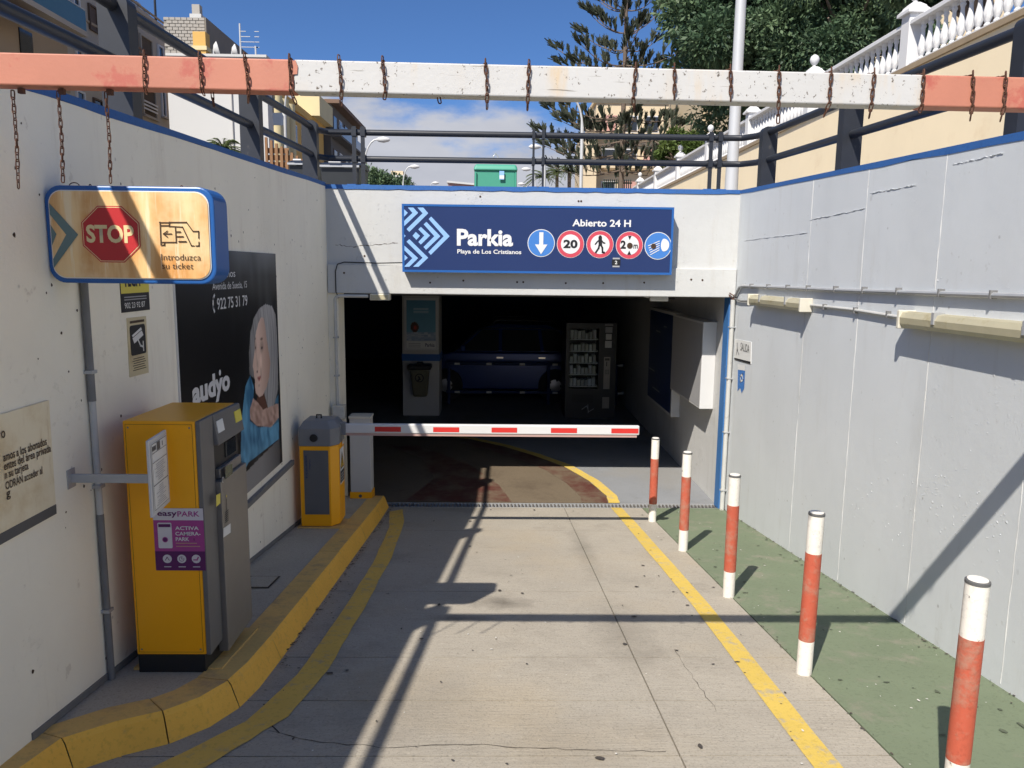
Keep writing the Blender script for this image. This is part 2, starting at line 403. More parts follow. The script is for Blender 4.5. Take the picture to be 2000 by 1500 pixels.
# ------------------------------------------------------------------ flat print on a plane
class Plane:
    """a flat face: origin (lower left), unit u to the right, unit v up; everything is laid a hair in front of it"""
    def __init__(s, o, u, v): s.o = Vector(o); s.u = Vector(u).normalized(); s.v = Vector(v).normalized(); s.n = s.u.cross(s.v)
    def p(s, a, b, k=0): return s.o + s.u*a + s.v*b + s.n*k
    def poly(s, name, pts, mat, parent, k=.002): return MB().poly([s.p(a, b, k) for a, b in pts]).build(name, m_[mat], parent)
    def rect(s, name, a0, a1, b0, b1, mat, parent, k=.002): return s.poly(name, [(a0, b0), (a1, b0), (a1, b1), (a0, b1)], mat, parent, k)
    def slab(s, name, pts, mat, parent, k0, k1, bevel=0):
        return MB().prism([s.p(a, b, k0) for a, b in pts], s.n*(k1-k0)).build(name, m_[mat], parent, bevel=bevel)
    def disc(s, name, a, b, r, mat, parent, k=.002, n=32):
        return s.poly(name, [(a+r*math.cos(2*math.pi*i/n), b+r*math.sin(2*math.pi*i/n)) for i in range(n)], mat, parent, k)
    def polys(s, name, lst, mat, parent, k=.002):
        mb = MB()
        for pts in lst: mb.poly([s.p(a, b, k) for a, b in pts])
        return mb.build(name, m_[mat], parent)
    def text(s, name, body, a0, a1, b0, b1, mat, parent, k=.004, bold=0.0, shear=0, rot=0, space=1.0):
        cu = bpy.data.curves.new('t', 'FONT'); cu.body = body; cu.offset = bold; cu.space_character = space; cu.resolution_u = 3; cu.shear = shear
        ob = bpy.data.objects.new('t', cu); COL.objects.link(ob)
        bpy.context.view_layer.update()
        me = bpy.data.meshes.new_from_object(ob.evaluated_get(bpy.context.evaluated_depsgraph_get()))
        bpy.data.objects.remove(ob); bpy.data.curves.remove(cu)
        xs = [q.co.x for q in me.vertices]; ys = [q.co.y for q in me.vertices]
        x0, x1, y0, y1 = min(xs), max(xs), min(ys), max(ys)
        cr_, sr_ = math.cos(rot), math.sin(rot)
        for q in me.vertices:
            a = (q.co.x-x0)/(x1-x0)*(a1-a0); b = (q.co.y-y0)/(y1-y0)*(b1-b0)
            a, b = a*cr_-b*sr_, a*sr_+b*cr_
            q.co = s.p(a0+a, b0+b, k)
        me.name = name; me.materials.clear(); me.materials.append(m_[mat])
        o = bpy.data.objects.new(name, me); link(o, parent)
        if parent is not None and parent.type == 'EMPTY': o.matrix_parent_inverse = Matrix.Translation(-Vector(parent.location))
        return o
def stroke(pts, w):
    """outline polygons (one quad per segment) of a line of width w"""
    out = []
    for (x0, y0), (x1, y1) in zip(pts[:-1], pts[1:]):
        d = math.hypot(x1-x0, y1-y0) or 1; nx, ny = -(y1-y0)/d*w/2, (x1-x0)/d*w/2; ex, ey = (x1-x0)/d*w/2, (y1-y0)/d*w/2
        out.append([(x0-ex+nx, y0-ey+ny), (x0-ex-nx, y0-ey-ny), (x1+ex-nx, y1+ey-ny), (x1+ex+nx, y1+ey+ny)])
    return out
def raster(pl, name, w, h, nu, nv, fn, parent, k=.003):
    """a printed picture: a fine grid whose vertices carry ink colours fn(u,v) (linear rgb)"""
    vs_ = [pl.p(w*i/(nu-1), h*j/(nv-1), k) for j in range(nv) for i in range(nu)]
    fs = [(j*nu+i, j*nu+i+1, (j+1)*nu+i+1, (j+1)*nu+i) for j in range(nv-1) for i in range(nu-1)]
    o = MB().add(vs_, fs).build(name, m_['print_photo'], parent)
    at = o.data.color_attributes.new('ink', 'FLOAT_COLOR', 'POINT'); buf = []
    for j in range(nv):
        for i in range(nu):
            c = fn(i/(nu-1), j/(nv-1)); buf += [c[0], c[1], c[2], 1]
    at.data.foreach_set('color', buf); return o
def inside(x, y, poly):
    r = False; n = len(poly); j = n-1
    for i in range(n):
        xi, yi = poly[i]; xj, yj = poly[j]
        if (yi > y) != (yj > y) and x < (xj-xi)*(y-yi)/(yj-yi)+xi: r = not r
        j = i
    return r

# ================================================================== THE SETTING
XL, XR = -1.74, 2.48                         # faces of the ramp walls
def slab_ramp(x0, x1, y0, y1, t=.05, up=0):
    return [(x0, y0, rz(y0)-t+up), (x1, y0, rz(y0)-t+up), (x1, y1, rz(y1)-t+up), (x0, y1, rz(y1)-t+up),
            (x0, y0, rz(y0)+up), (x1, y0, rz(y0)+up), (x1, y1, rz(y1)+up), (x0, y1, rz(y1)+up)]
ramp = MB().hexa(slab_ramp(-1.9, 2.6, -14, 8.06, .3, -.016)).build('ramp', m_['dark_groove']); tag(ramp, kind='structure', label='sloping concrete ramp down to the garage')
joints = [-14, -11.8, -9.6, -7.4, -5.2, -3.1, -1.2, .6, 1.9, 2.81, 3.31, 3.83, 5.0, 6.9, 8.045]
for i in range(len(joints)-1):
    a, b = joints[i]+.0042, joints[i+1]-.0042
    MB().hexa(slab_ramp(-1.88, .7465, a, b)).build('slab', m_['ramp_concrete'], ramp)
    MB().hexa(slab_ramp(.7535, 1.60, a, b)).build('slab', m_['ramp_concrete'], ramp)
def crack(pts, w, parent, name='crack', up=.0015):
    mb = MB(); L_, Rr = [], []
    P = []
    for (x0, y0), (x1, y1) in zip(pts[:-1], pts[1:]):
        n = max(2, int(math.hypot(x1-x0, y1-y0)/.05))
        for k in range(n): P.append((x0+(x1-x0)*k/n+random.uniform(-.008, .008), y0+(y1-y0)*k/n+random.uniform(-.008, .008)))
    P.append(pts[-1])
    for i, (x, y) in enumerate(P):
        q = P[min(i+1, len(P)-1)]; o = P[max(i-1, 0)]; d = math.hypot(q[0]-o[0], q[1]-o[1]) or 1
        nx, ny = -(q[1]-o[1])/d, (q[0]-o[0])/d; ww = w*random.uniform(.3, 1.2)
        L_.append((x+nx*ww, y+ny*ww, rz(y+ny*ww)+up)); Rr.append((x-nx*ww, y-ny*ww, rz(y-ny*ww)+up))
    n = len(P); mb.add(L_+Rr, [(n+i, n+i+1, i+1, i) for i in range(n-1)]); return mb.build(name, m_['dark_groove'], parent)
crack([(-.95, 3.02), (-.75, 2.93), (-.45, 2.88), (-.1, 2.90), (.3, 2.86), (.7, 2.84)], .0028, ramp)
crack([(1.01, 3.2), (1.0, 3.5), (.995, 3.95)], .0016, ramp)
crack([(-.95, 6.4), (-.93, 7.0)], .003, ramp)
crack([(-1.05, 3.28), (-.98, 3.1), (-.9, 3.0)], .004, ramp)
# chewing-gum spots, oil drips and paint chips lie all over the slabs
def spots(name, mat, n, xr, yr, r0, r1, parent, up):
    mb = MB()
    for _ in range(n):
        x, y = random.uniform(*xr), random.uniform(*yr); r = r0+(r1-r0)*random.random()**3
        k = random.randint(6, 9); e = random.uniform(.6, 1.3); ph = random.random()*3
        pts = []; uj = random.uniform(0, .0016)
        for i in range(k):
            w = 2*math.pi*i/k; q = r*random.uniform(.6, 1.25)
            a, b = x+q*math.cos(w)*e, y+q*math.sin(w)/e
            pts.append((a, b, rz(b)+up+uj))
        mb.poly(pts)
    return tag(mb.build(name, m_[mat], parent), kind='stuff')
spots('gum_spots', 'gum', 130, (-.9, 1.58), (1.2, 7.9), .0025, .019, ramp, .0062)
spots('gum_spots', 'gum', 60, (1.15, 1.58), (1.5, 7.9), .0025, .014, ramp, .0062)
spots('paint_chips', 'chip', 70, (-.9, 1.58), (1.2, 7.9), .003, .009, ramp, .0056)

strip = MB().hexa(slab_ramp(1.606, 2.50, -14, 8.045, .05, .002)).build('pedestrian_strip', m_['green_paint'])
tag(strip, 'green painted pedestrian strip along the grey wall', kind='structure')
spots('gum_spots', 'green_stain', 150, (1.62, 2.46), (1.5, 7.9), .003, .020, strip, .0062)
spots('paint_chips', 'chip', 60, (1.62, 2.46), (1.5, 7.9), .003, .009, strip, .0066)

spots('dirt', 'grime', 420, (2.445, 2.478), (1.2, 8.0), .002, .011, strip, .0085)
spots('dirt', 'grime', 90, (2.38, 2.45), (1.2, 8.0), .002, .007, strip, .0085)
spots('dirt', 'grime', 380, (-1.118, -1.085), (3.7, 8.0), .002, .012, ramp, .0085)
spots('dirt', 'grime', 120, (-1.085, -.96), (3.4, 8.0), .002, .009, ramp, .0085)
spots('dirt', 'grime', 160, (1.585, 1.615), (1.2, 8.0), .002, .008, strip, .0085)

def ribbon(name, a, b, mat, up, kind='structure', label=None):
    """a painted strip between two edge polylines"""
    def dens(p):
        out = []
        for (x0, y0), (x1, y1) in zip(p[:-1], p[1:]):
            for k in range(6): out.append((x0+(x1-x0)*k/6, y0+(y1-y0)*k/6))
        return out+[p[-1]]
    A, B = dens(a), dens(b); n = len(A)
    j = lambda: random.uniform(-.004, .004)
    va = [(x+j(), y, rz(y)+up) for x, y in A]; vb = [(x+j(), y, rz(y)+up) for x, y in B]
    o = MB().add(va+vb, [(i, n+i, n+i+1, i+1) for i in range(n-1)]).build(name, m_[mat])
    return tag(o, label, kind=kind)
ribbon('road_marking', [(1.255, -6), (1.25, 2.7), (1.288, 4.7), (1.265, 7.7), (1.262, 8.04)], [(1.365, -6), (1.362, 2.7), (1.405, 4.7), (1.386, 7.7), (1.38, 8.04)], 'yellow_line', .004, label='yellow line along the right side of the ramp')
ribbon('road_marking', [(-1.60, 2.50), (-1.303, 2.725), (-1.074, 3.10), (-.98, 3.588), (-.952, 4.614), (-.945, 5.724), (-1.0, 7.0), (-1.10, 7.756)],
       [(-1.40, 2.42), (-1.108, 2.724), (-.905, 3.148), (-.842, 3.652), (-.826, 4.615), (-.826, 5.882), (-.885, 7.25), (-.985, 7.90)], 'yellow_line_old', .004, label='faded yellow line curving round the kerb')

# raised kerb island on the left
KP = [(-1.68, -8), (-1.68, -3), (-1.68, 1.2), (-1.672, 2.45), (-1.64, 2.72), (-1.50, 2.86), (-1.36, 2.95), (-1.26, 3.08), (-1.20, 3.25), (-1.178, 3.45), (-1.172, 3.8), (-1.176, 4.7), (-1.18, 5.6), (-1.182, 6.5), (-1.187, 7.4), (-1.20, 8.02)]
KH, KW = .128, .15
def offs(i, d):
    p = KP[i]; q = KP[min(i+1, len(KP)-1)]; o = KP[max(i-1, 0)]; L_ = math.hypot(q[0]-o[0], q[1]-o[1])
    return (p[0]+(q[1]-o[1])/L_*d, p[1]-(q[0]-o[0])/L_*d)
island = None
KIN = [offs(i, -KW) for i in range(len(KP))]
pts = [(max(x, -1.80), y) for x, y in KIN[4:]]
poly = [(-1.80, 2.66)] + pts[1:] + [(-1.80, 8.02)]
island = MB().prism([(x, y, rz(y)+.03) for x, y in poly], (0, 0, KH-.033)).build('traffic_island', m_['island_concrete']); tag(island, 'raised grey concrete island behind the yellow kerb', kind='structure')
kerb = MB().box(-1.75, -1.72, -7.9, -7.8, rz(-7.9)-.2, rz(-7.9)-.1)
kerb = bpy.data.objects.new('kerb', None); link(kerb); tag(kerb, 'yellow painted kerb round the island', kind='structure')
groups = [(0, 1), (1, 2), (2, 4), (4, 6), (6, 8), (8, 10), (10, 11), (11, 12), (12, 13), (13, 14), (14, 15)]
for gi, (a, b) in enumerate(groups):
    idx = list(range(a, b+1)); face, top = MB(), MB()
    ring = []
    GP = .0022 if gi < 6 else .0012; dz = random.uniform(-.002, .002); jx = random.uniform(-.002, .002)
    for n_, i in enumerate(idx):
        pin = KP[i]
        if n_ == 0 and i > 0: q = KP[i+1]; L_ = math.hypot(q[0]-pin[0], q[1]-pin[1]); sh = (GP*(q[0]-pin[0])/L_, GP*(q[1]-pin[1])/L_)
        elif n_ == len(idx)-1: q = KP[i-1]; L_ = math.hypot(q[0]-pin[0], q[1]-pin[1]); sh = (GP*(q[0]-pin[0])/L_, GP*(q[1]-pin[1])/L_)
        else: sh = (0, 0)
        ob_, ot, oc, it = offs(i, .062), offs(i, .016), offs(i, 0), offs(i, -KW)
        row = []
        for (x, y), h in ((ob_, -.02), (ot, KH-.02), (oc, KH), (it, KH+.001), (it, -.02)):
            row.append((x+sh[0]+jx, y+sh[1], rz(y)+h+(dz if h > 0 else 0)))
        ring.append(row)
    mbf, mbt = MB(), MB(); m = len(ring)
    fv = [p for r_ in ring for p in r_[:3]]; mbf.add(fv, [f for i in range(m-1) for k in range(2) for f in [(i*3+k, (i+1)*3+k, (i+1)*3+k+1, i*3+k+1)]] )
    stone = None
    tv = [p for r_ in ring for p in (r_[2], r_[3], r_[4], r_[0])]
    fs = [(i*4+k, (i+1)*4+k, (i+1)*4+k+1, i*4+k+1) for i in range(m-1) for k in range(2)] + [(0, 1, 2, 3), ((m-1)*4+3, (m-1)*4+2, (m-1)*4+1, (m-1)*4)]
    mbt.add(tv, fs)
    st_ = mbf.build('kerb_stone', m_['yellow_kerb'], kerb); mbt.build('stone_top', m_['kerb_top'], st_)
# floor inside the garage
ZG = rz(9)
MB().box(-9, 2.6, 8.215, 24, ZG-.3, ZG).build('garage_floor', m_['garage_floor'])['kind'] = 'structure'
cur = [(1.325, 8.22), (1.335, 8.5), (1.21, 9.13), (.96, 9.82), (.59, 10.42), (.165, 10.97), (-.335, 11.43), (-1.4, 12.1), (-3.2, 12.6)]
def off2(p, d):
    out = []
    for i in range(len(p)):
        q = p[min(i+1, len(p)-1)]; o = p[max(i-1, 0)]; L_ = math.hypot(q[0]-o[0], q[1]-o[1])
        out.append((p[i][0]-(q[1]-o[1])/L_*d, p[i][1]+(q[0]-o[0])/L_*d))
    return out
ribbon('road_marking', off2(cur, .062), off2(cur, -.062), 'yellow_line', .009, label='yellow line curving left on the garage floor')
lane = [(x, y, ZG+.004) for x, y in off2(cur, .05)] + [(-3.2, 8.22, ZG+.004)]
tag(MB().poly(lane).build('driving_lane', m_['lane_floor']), 'worn brown driving lane inside the garage', kind='structure')
ribbon('lane_border', off2(cur, .36)[:7], off2(cur, .07)[:7], 'red_floor', .0065, label='worn red paint beside the yellow curve')
ribbon('lane_border', [(-1.0, 8.25), (-.75, 9.2), (-1.0, 10.2), (-1.6, 11.0)], [(.18, 8.25), (.05, 8.9), (-.35, 9.9), (-1.1, 10.9)], 'red_floor', .0065, label='worn red paint on the left of the lane')
# drain across the foot of the ramp
dr = thing('drain_grate', 'rusty slotted drain channel across the foot of the ramp', 'drain', (.7, 8.13, rz(8.1)))
MB().box(-1.2, 2.5, 8.05, 8.068, ZG-.05, ZG+.004).box(-1.2, 2.5, 8.194, 8.212, ZG-.05, ZG+.004).build('frame', m_['galv'], dr)
mb = MB()
x = -1.19
while x < 2.48:
    mb.box(x, x+.014, 8.068, 8.194, ZG-.02, ZG+.002); x += .040
tag(mb.build('bars', m_['steel'], dr), kind='stuff')
MB().box(-1.2, 2.5, 8.068, 8.194, ZG-.09, ZG-.075).build('channel', m_['dark_groove'], dr)

# street level round the pit
def zs(y): return ztop(y)-.05
st = MB()
for x0, x1 in ((-400, -1.97), (2.73, 400)):
    st.add([(x0, -60, zs(-60)), (x1, -60, zs(-60)), (x1, 8.29, zs(8.29)), (x0, 8.29, zs(8.29))], [(0, 1, 2, 3)])
st.add([(-400, 8.29, zs(8.29)), (400, 8.29, zs(8.29)), (400, 12, zs(12)), (-400, 12, zs(12)), (400, 1500, zs(12)), (-400, 1500, zs(12))], [(0, 1, 2, 3), (3, 2, 4, 5)])
st.add([(-1.97, -60, zs(-60)), (2.73, -60, zs(-60)), (2.73, -14, zs(-14)), (-1.97, -14, zs(-14))], [(0, 1, 2, 3)])
tag(st.build('street', m_['street_concrete']), 'street level ground above the ramp', kind='structure')

# the two ramp walls
def ramp_wall(name, label, x0, x1, mat, xb0, xb1, dz=0):
    ztop = lambda y_: globals()['ztop'](y_)+dz
    w = thing(name, label, 'wall', ((x0+x1)/2, 7.9, rz(7.9)))
    y0, y1 = -14, 8.0; c = .034
    MB().hexa([(x0, y0, -1.6), (x1, y0, -1.6), (x1, y1, -1.6), (x0, y1, -1.6), (x0, y0, ztop(y0)-c), (x1, y0, ztop(y0)-c), (x1, y1, ztop(y1)-c), (x0, y1, ztop(y1)-c)]).build('wall_face', m_[mat], w)
    n = 60; v = []
    for i in range(n+1):
        y = y0+(y1-y0)*i/n; h = random.uniform(-.006, .006)
        v += [(xb0, y, ztop(y)-c+h-.002), (xb1, y, ztop(y)-c+h-.002), (xb1, y, ztop(y)), (xb0, y, ztop(y))]
    MB().add(v, [(i*4+k, i*4+(k+1) % 4, (i+1)*4+(k+1) % 4, (i+1)*4+k) for i in range(n) for k in range(4)]+[(0, 1, 2, 3), (n*4+3, n*4+2, n*4+1, n*4)]).build('blue_band', m_['blue_band'], w)
    return w
wl = ramp_wall('retaining_wall', 'shaded off-white left ramp wall carrying the advertisement', -1.98, XL, 'paint_left', -1.985, XL+.003, .022)
wr = ramp_wall('retaining_wall', 'sunlit grey right ramp wall with pale vertical seams', XR, 2.74, 'paint_right', XR-.003, 2.745)
# plaster seams of the right wall
for px, py in ((1548, 967), (1642, 1050), (1780, 1070), (1992, 1000)):
    y = atX(px, py, XR).y; v = []; n = 40
    for i in range(n+1):
        z = rz(y)+.02+(ztop(y)-.06-rz(y))*i/n; w = random.uniform(.0012, .0045); q = random.uniform(-.003, .003)
        v += [(XR, y+q-w, z), (XR-random.uniform(.001, .004), y+q, z), (XR, y+q+w, z)]
    MB().add(v, [(i*3+k, i*3+k+1, (i+1)*3+k+1, (i+1)*3+k) for i in range(n) for k in range(2)]).build('plaster_seam', m_['paint_facade'], wr)
for (px0, py0), (px1, py1) in (((1582, 430), (1690, 408)), ((1455, 470), (1578, 455)), ((1700, 378), (1790, 362)), ((1862, 322), (1960, 300))):
    a, b = atX(px0, py0, XR), atX(px1, py1, XR); v = []; n = 24
    for i in range(n+1):
        p = a.lerp(b, i/n); h = random.uniform(.001, .006); q = random.uniform(-.003, .003)
        v += [(XR-.0005, p.y, p.z+q-h), (XR-random.uniform(.001, .006), p.y, p.z+q+h*.6), (XR-.0005, p.y, p.z+q+h)]
    MB().add(v, [(i*3+k, i*3+k+1, (i+1)*3+k+1, (i+1)*3+k) for i in range(n) for k in range(2)]).build('plaster_ridge', m_['paint_right'], wr)
# flaking patches on the right wall
mb = MB()
for cx, cy, sy, sz, n in ((1570, 545, .12, .07, 40), (1835, 990, .3, .2, 90), (1930, 1010, .25, .25, 70), (1760, 1000, .3, .3, 40), (1545, 1010, .25, .2, 30), (1690, 980, .3, .3, 40), (1830, 540, .1, .1, 25), (1900, 700, .8, .5, 40)):
    c0 = atX(cx, cy, XR)
    for _ in range(n//2):
        y, z = random.gauss(c0.y, sy*.6), random.gauss(c0.z, sz*.6); r = random.uniform(.003, .010)
        k = 5; ph = random.random()*6
        rim = [(XR-.0006, y+r*random.uniform(.5, 1.3)*math.cos(ph+2*math.pi*i/k), z+r*random.uniform(.5, 1.5)*math.sin(ph+2*math.pi*i/k)) for i in range(k)]
        mb.add(rim+[(XR-random.uniform(.0012, .0035), y, z)], [(i, (i+1) % k, k) for i in range(k)])
tag(mb.build('flaking_paint', m_['paint_right'], wr), kind='stuff')
# chips and drilled holes in the left wall
mb = MB()
for _ in range(190):
    y = random.uniform(1.6, 7.8); z = random.uniform(rz(y)+.2, ztop(y)-.08); r = random.uniform(.003, .010)*random.choice((.6, 1, 1))
    k = 6; mb.poly([(XL+.0012, y+r*random.uniform(.5, 1.2)*math.cos(2*math.pi*i/k), z+r*random.uniform(.6, 1.4)*math.sin(2*math.pi*i/k)) for i in range(k)])
tag(mb.build('wall_chips', m_['print_brown'], wl), kind='stuff')
for px, py0, py1 in ((118, 600, 1000), (530, 380, 480)):
    pass
# dirty skirting along the island
MB().prism([(XL+.0005, 2.7, rz(2.7)+KH+.0), (XL+.0005, 8.0, rz(8.0)+KH), (XL+.0005, 8.0, rz(8.0)+KH+.035), (XL+.0005, 2.7, rz(2.7)+KH+.03)], (.006, 0, 0)).build('skirting', m_['conduit_dark'], wl)

# garage entrance
ge = thing('garage_entrance', 'white concrete garage entrance with blue edge above the opening', 'building', (.4, 8.15, ZG))
XO = -1.64
mbu = MB().box(-1.98, 2.74, 8.0, 8.3, 1.60, 2.36)
mbu.build('lintel', m_['paint_facade'], ge)
MB().box(-1.735, 2.475, 7.965, 8.29, 1.312, 1.605).build('lower_beam', m_['paint_facade'], ge, bevel=.008)
v = []; n = 40
for i in range(n+1):
    x = -1.74+4.215*i/n; h = random.uniform(-.005, .005)
    v += [(x, 7.992, 2.36+h), (x, 8.31, 2.36+h), (x, 8.31, 2.402), (x, 7.992, 2.402)]
MB().add(v, [(i*4+k, (i+1)*4+k, (i+1)*4+(k+1) % 4, i*4+(k+1) % 4) for i in range(n) for k in range(4)]+[(0, 3, 2, 1), (n*4, n*4+1, n*4+2, n*4+3)]).build('blue_band', m_['blue_band'], ge)
MB().box(-1.98, XO, 8.001, 8.32, -1.3, 1.60).build('jamb', m_['paint_left'], ge)
MB().box(2.455, 2.74, 8.001, 24, -1.3, 1.60).build('side_wall', m_['paint_inner'], ge)
MB().box(2.432, 2.4548, 8.03, 8.20, ZG+.002, 1.31).build('blue_edge', m_['blue_jamb'], ge)
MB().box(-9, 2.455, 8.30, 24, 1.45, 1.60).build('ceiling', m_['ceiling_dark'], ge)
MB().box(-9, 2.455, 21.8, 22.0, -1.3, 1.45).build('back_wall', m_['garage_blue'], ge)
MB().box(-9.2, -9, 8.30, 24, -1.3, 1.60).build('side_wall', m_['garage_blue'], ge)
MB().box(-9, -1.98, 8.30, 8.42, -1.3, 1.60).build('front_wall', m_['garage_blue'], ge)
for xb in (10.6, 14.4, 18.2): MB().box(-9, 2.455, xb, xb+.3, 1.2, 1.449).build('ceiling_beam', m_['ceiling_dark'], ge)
mb = MB()
for cx, cy in ((840, 552), (905, 548), (1010, 551), (1022, 551), (1105, 553), (1178, 553), (1258, 552), (1350, 546), (1372, 547), (672, 533), (938, 384), (1135, 393), (1130, 393), (712, 500)):
    p = atY(cx, cy, 7.964 if cy > 512 else 7.999); r = .011; k = 8
    mb.poly([(p.x+r*math.cos(-2*math.pi*i/k), p.y-.0015 if cy > 512 else 7.998, p.z+r*math.sin(2*math.pi*i/k)) for i in range(k)][::-1])
tag(mb.build('bolt_holes', m_['print_brown'], ge), kind='stuff')
crk = [(655, 478), (690, 482), (740, 478), (782, 474)]
mb = MB(); P = []
for (a, b), (c_, d) in zip(crk[:-1], crk[1:]):
    for k in range(8): P.append(atY(a+(c_-a)*k/8, b+(d-b)*k/8+random.uniform(-1.5, 1.5), 7.9985))
for p, q in zip(P[:-1], P[1:]):
    w = random.uniform(.001, .004); mb.add([(p.x, 7.9985, p.z-w), (q.x, 7.9985, q.z-w), (q.x, 7.9985, q.z+w), (p.x, 7.9985, p.z+w)], [(0, 1, 2, 3)])
mb.build('crack', m_['print_brown'], ge)

# ================================================================== OUR SIGN OVER THE OPENING
SY = 7.84
p0, p1 = atY(786, 531, SY), atY(1317, 405, SY)
sg = thing('entrance_sign', 'long navy blue sign with white chevrons and road symbols above the opening', 'sign', (p0.x, SY, p0.z))
sx0, sx1, sz0, sz1 = p0.x, p1.x, p0.z, p1.z
PL = Plane((sx0, SY, sz0), (1, 0, 0), (0, 0, 1)); SW, SH = sx1-sx0, sz1-sz0
MB().box(sx0, sx1, SY+.012, 7.964, sz0, sz1).build('box', m_['sign_edge'], sg, bevel=.006)
fr = MB(); e = .022
for a0, a1, b0, b1 in ((0, SW, 0, e), (0, SW, SH-e, SH), (0, e, e, SH-e), (SW-e, SW, e, SH-e)): fr.box(sx0+a0, sx0+a1, SY-.004, SY+.012, sz0+b0, sz0+b1)
fr.build('frame', m_['sign_edge'], sg)
PL.slab('panel', [(e, e), (SW-e, e), (SW-e, SH-e), (e, SH-e)], 'sign_navy', sg, -.011, .0)
def su(cx, cy):
    p = atY(770+cx*.28, 390+cy*.28, SY); return (p.x-sx0, p.z-sz0)
def sp(lst): return [su(*q) for q in lst]
chev = [[(62,60),(62,125),(95,92)], [(95,55),(133,55),(167,92),(62,192),(62,155),(127,92)], [(162,55),(203,55),(237,95),(105,225),(86,205),(198,95)],
        [(258,118),(387,255),(255,385),(238,365),(345,255),(240,135)], [(225,155),(322,255),(222,350),(204,330),(280,255),(205,172)],
        [(186,190),(250,250),(186,313),(168,295),(210,250),(168,207)], [(150,225),(180,252),(155,280),(128,252)], [(62,235),(80,252),(62,272)],
        [(105,275),(237,405),(170,468),(132,468),(198,405),(86,293)], [(62,312),(167,408),(105,468),(68,468),(127,408),(62,345)], [(62,375),(95,405),(62,435)]]
for c_ in chev: PL.poly('chevron', sp(c_)[::-1], 'sign_lightblue', sg, .002)
def stext(name, body, cx0, cx1, cyb, cyt, bold, mat='sign_white', k=.003):
    a0, b0 = su(cx0, cyb); a1, _ = su(cx1, cyb); _, b1 = su(cx0, cyt)
    rot = 0
    return PL.text(name, body, a0, a1, b0, b1, mat, sg, k, bold)
stext('lettering', 'Parkia', 437, 828, 322, 203, .035)
stext('lettering', 'Playa de Los Cristianos', 440, 886, 384, 345, .02)
stext('lettering', 'Abierto 24 H', 1242, 1650, 186, 136, .025)
rr = su(1120, 303)[0]-su(1025, 303)[0]
cen = [su(1025, 303), su(1229, 310), su(1435, 312), su(1640, 318), su(1840, 322)]
for i, (a, b) in enumerate(cen):
    d = PL.disc('traffic_symbol', a, b, rr, 'sign_white', sg, .002)
    if i in (0, 4): PL.disc('symbol_ground', a, b, rr*.95, 'sign_blue', d, .0035)
    else:
        PL.disc('red_ring', a, b, rr*.97, 'sign_red', d, .0035); PL.disc('symbol_ground', a, b, rr*.70, 'sign_white', d, .005)
    if i == 0:
        PL.poly('arrow', [(a-.15*rr, b+.78*rr), (a-.15*rr, b-.10*rr), (a-.46*rr, b-.10*rr), (a, b-.80*rr), (a+.46*rr, b-.10*rr), (a+.15*rr, b-.10*rr), (a+.15*rr, b+.78*rr)], 'sign_white', d, .006)
    if i == 1: PL.text('number', '20', a-.52*rr, a+.52*rr, b-.30*rr, b+.32*rr, 'print_black', d, .007, .04)
    if i == 2:
        q = stroke([(0, .42), (.02, .02)], .26)+stroke([(0, .36), (-.22, .18), (-.34, .02)], .09)+stroke([(.04, .36), (.24, .12), (.34, .10)], .09)
        q += stroke([(-.04, .02), (-.10, -.28), (-.28, -.56)], .13)+stroke([(.05, .02), (.17, -.24), (.20, -.56), (.30, -.58)], .13)
        for s_ in q: PL.poly('walker', [(a+x*rr, b+z*rr) for x, z in s_], 'print_black', d, .007+random.random()*.001)
        PL.disc('walker', a+.0*rr, b+.55*rr, rr*.11, 'print_black', d, .0082, 14)
    if i == 3:
        PL.text('number', '2', a-.66*rr, a-.26*rr, b-.26*rr, b+.34*rr, 'print_black', d, .007, .04); PL.text('number', 'm', a+.30*rr, a+.62*rr, b-.24*rr, b+.06*rr, 'print_black', d, .007, .02)
        PL.poly('arrow', [(a-.13*rr, b+.68*rr), (a, b+.38*rr), (a+.13*rr, b+.68*rr)], 'print_black', d, .007)
        PL.poly('arrow', [(a-.14*rr, b-.68*rr), (a+.14*rr, b-.68*rr), (a, b-.38*rr)], 'print_black', d, .007)
        PL.disc('brown_splat', a+.03*rr, b-.03*rr, rr*.22, 'print_brown', d, .0085, 11)
    if i == 4:
        PL.poly('headlight', [(a+.42*rr+.44*rr*math.cos(t_)*(.55 if math.cos(t_) < 0 else 1)*.9, b+.06*rr+.46*rr*math.sin(t_)) for t_ in [2*math.pi*k/24 for k in range(24)]], 'sign_white', d, .006)
        for k in range(5):
            z = .30-.16*k
            PL.polys('light_beam', stroke([(a+.08*rr, b+(z+.04)*rr), (a-.72*rr+.05*k*rr, b+(z-.30)*rr)], .055*rr), 'sign_white', d, .006)
        PL.disc('brown_splat', a-.34*rr, b-.03*rr, rr*.20, 'print_brown', d, .0085, 9)
a0, b0 = su(1517, 458); a1, b1 = su(1578, 418)
stk = PL.rect('sticker', a0, a1, b0, b1, 'print_black', sg, .003)
PL.text('print', '2', a0+.03, a0+.055, b0+.012, b1-.012, 'paper', stk, .005, .02)
PL.rect('print', a0+.008, a1-.008, b1+.003, b1+.018, 'print_grey', stk, .003); PL.rect('print', a0+.008, a1-.008, b0-.018, b0-.003, 'print_grey', stk, .003)

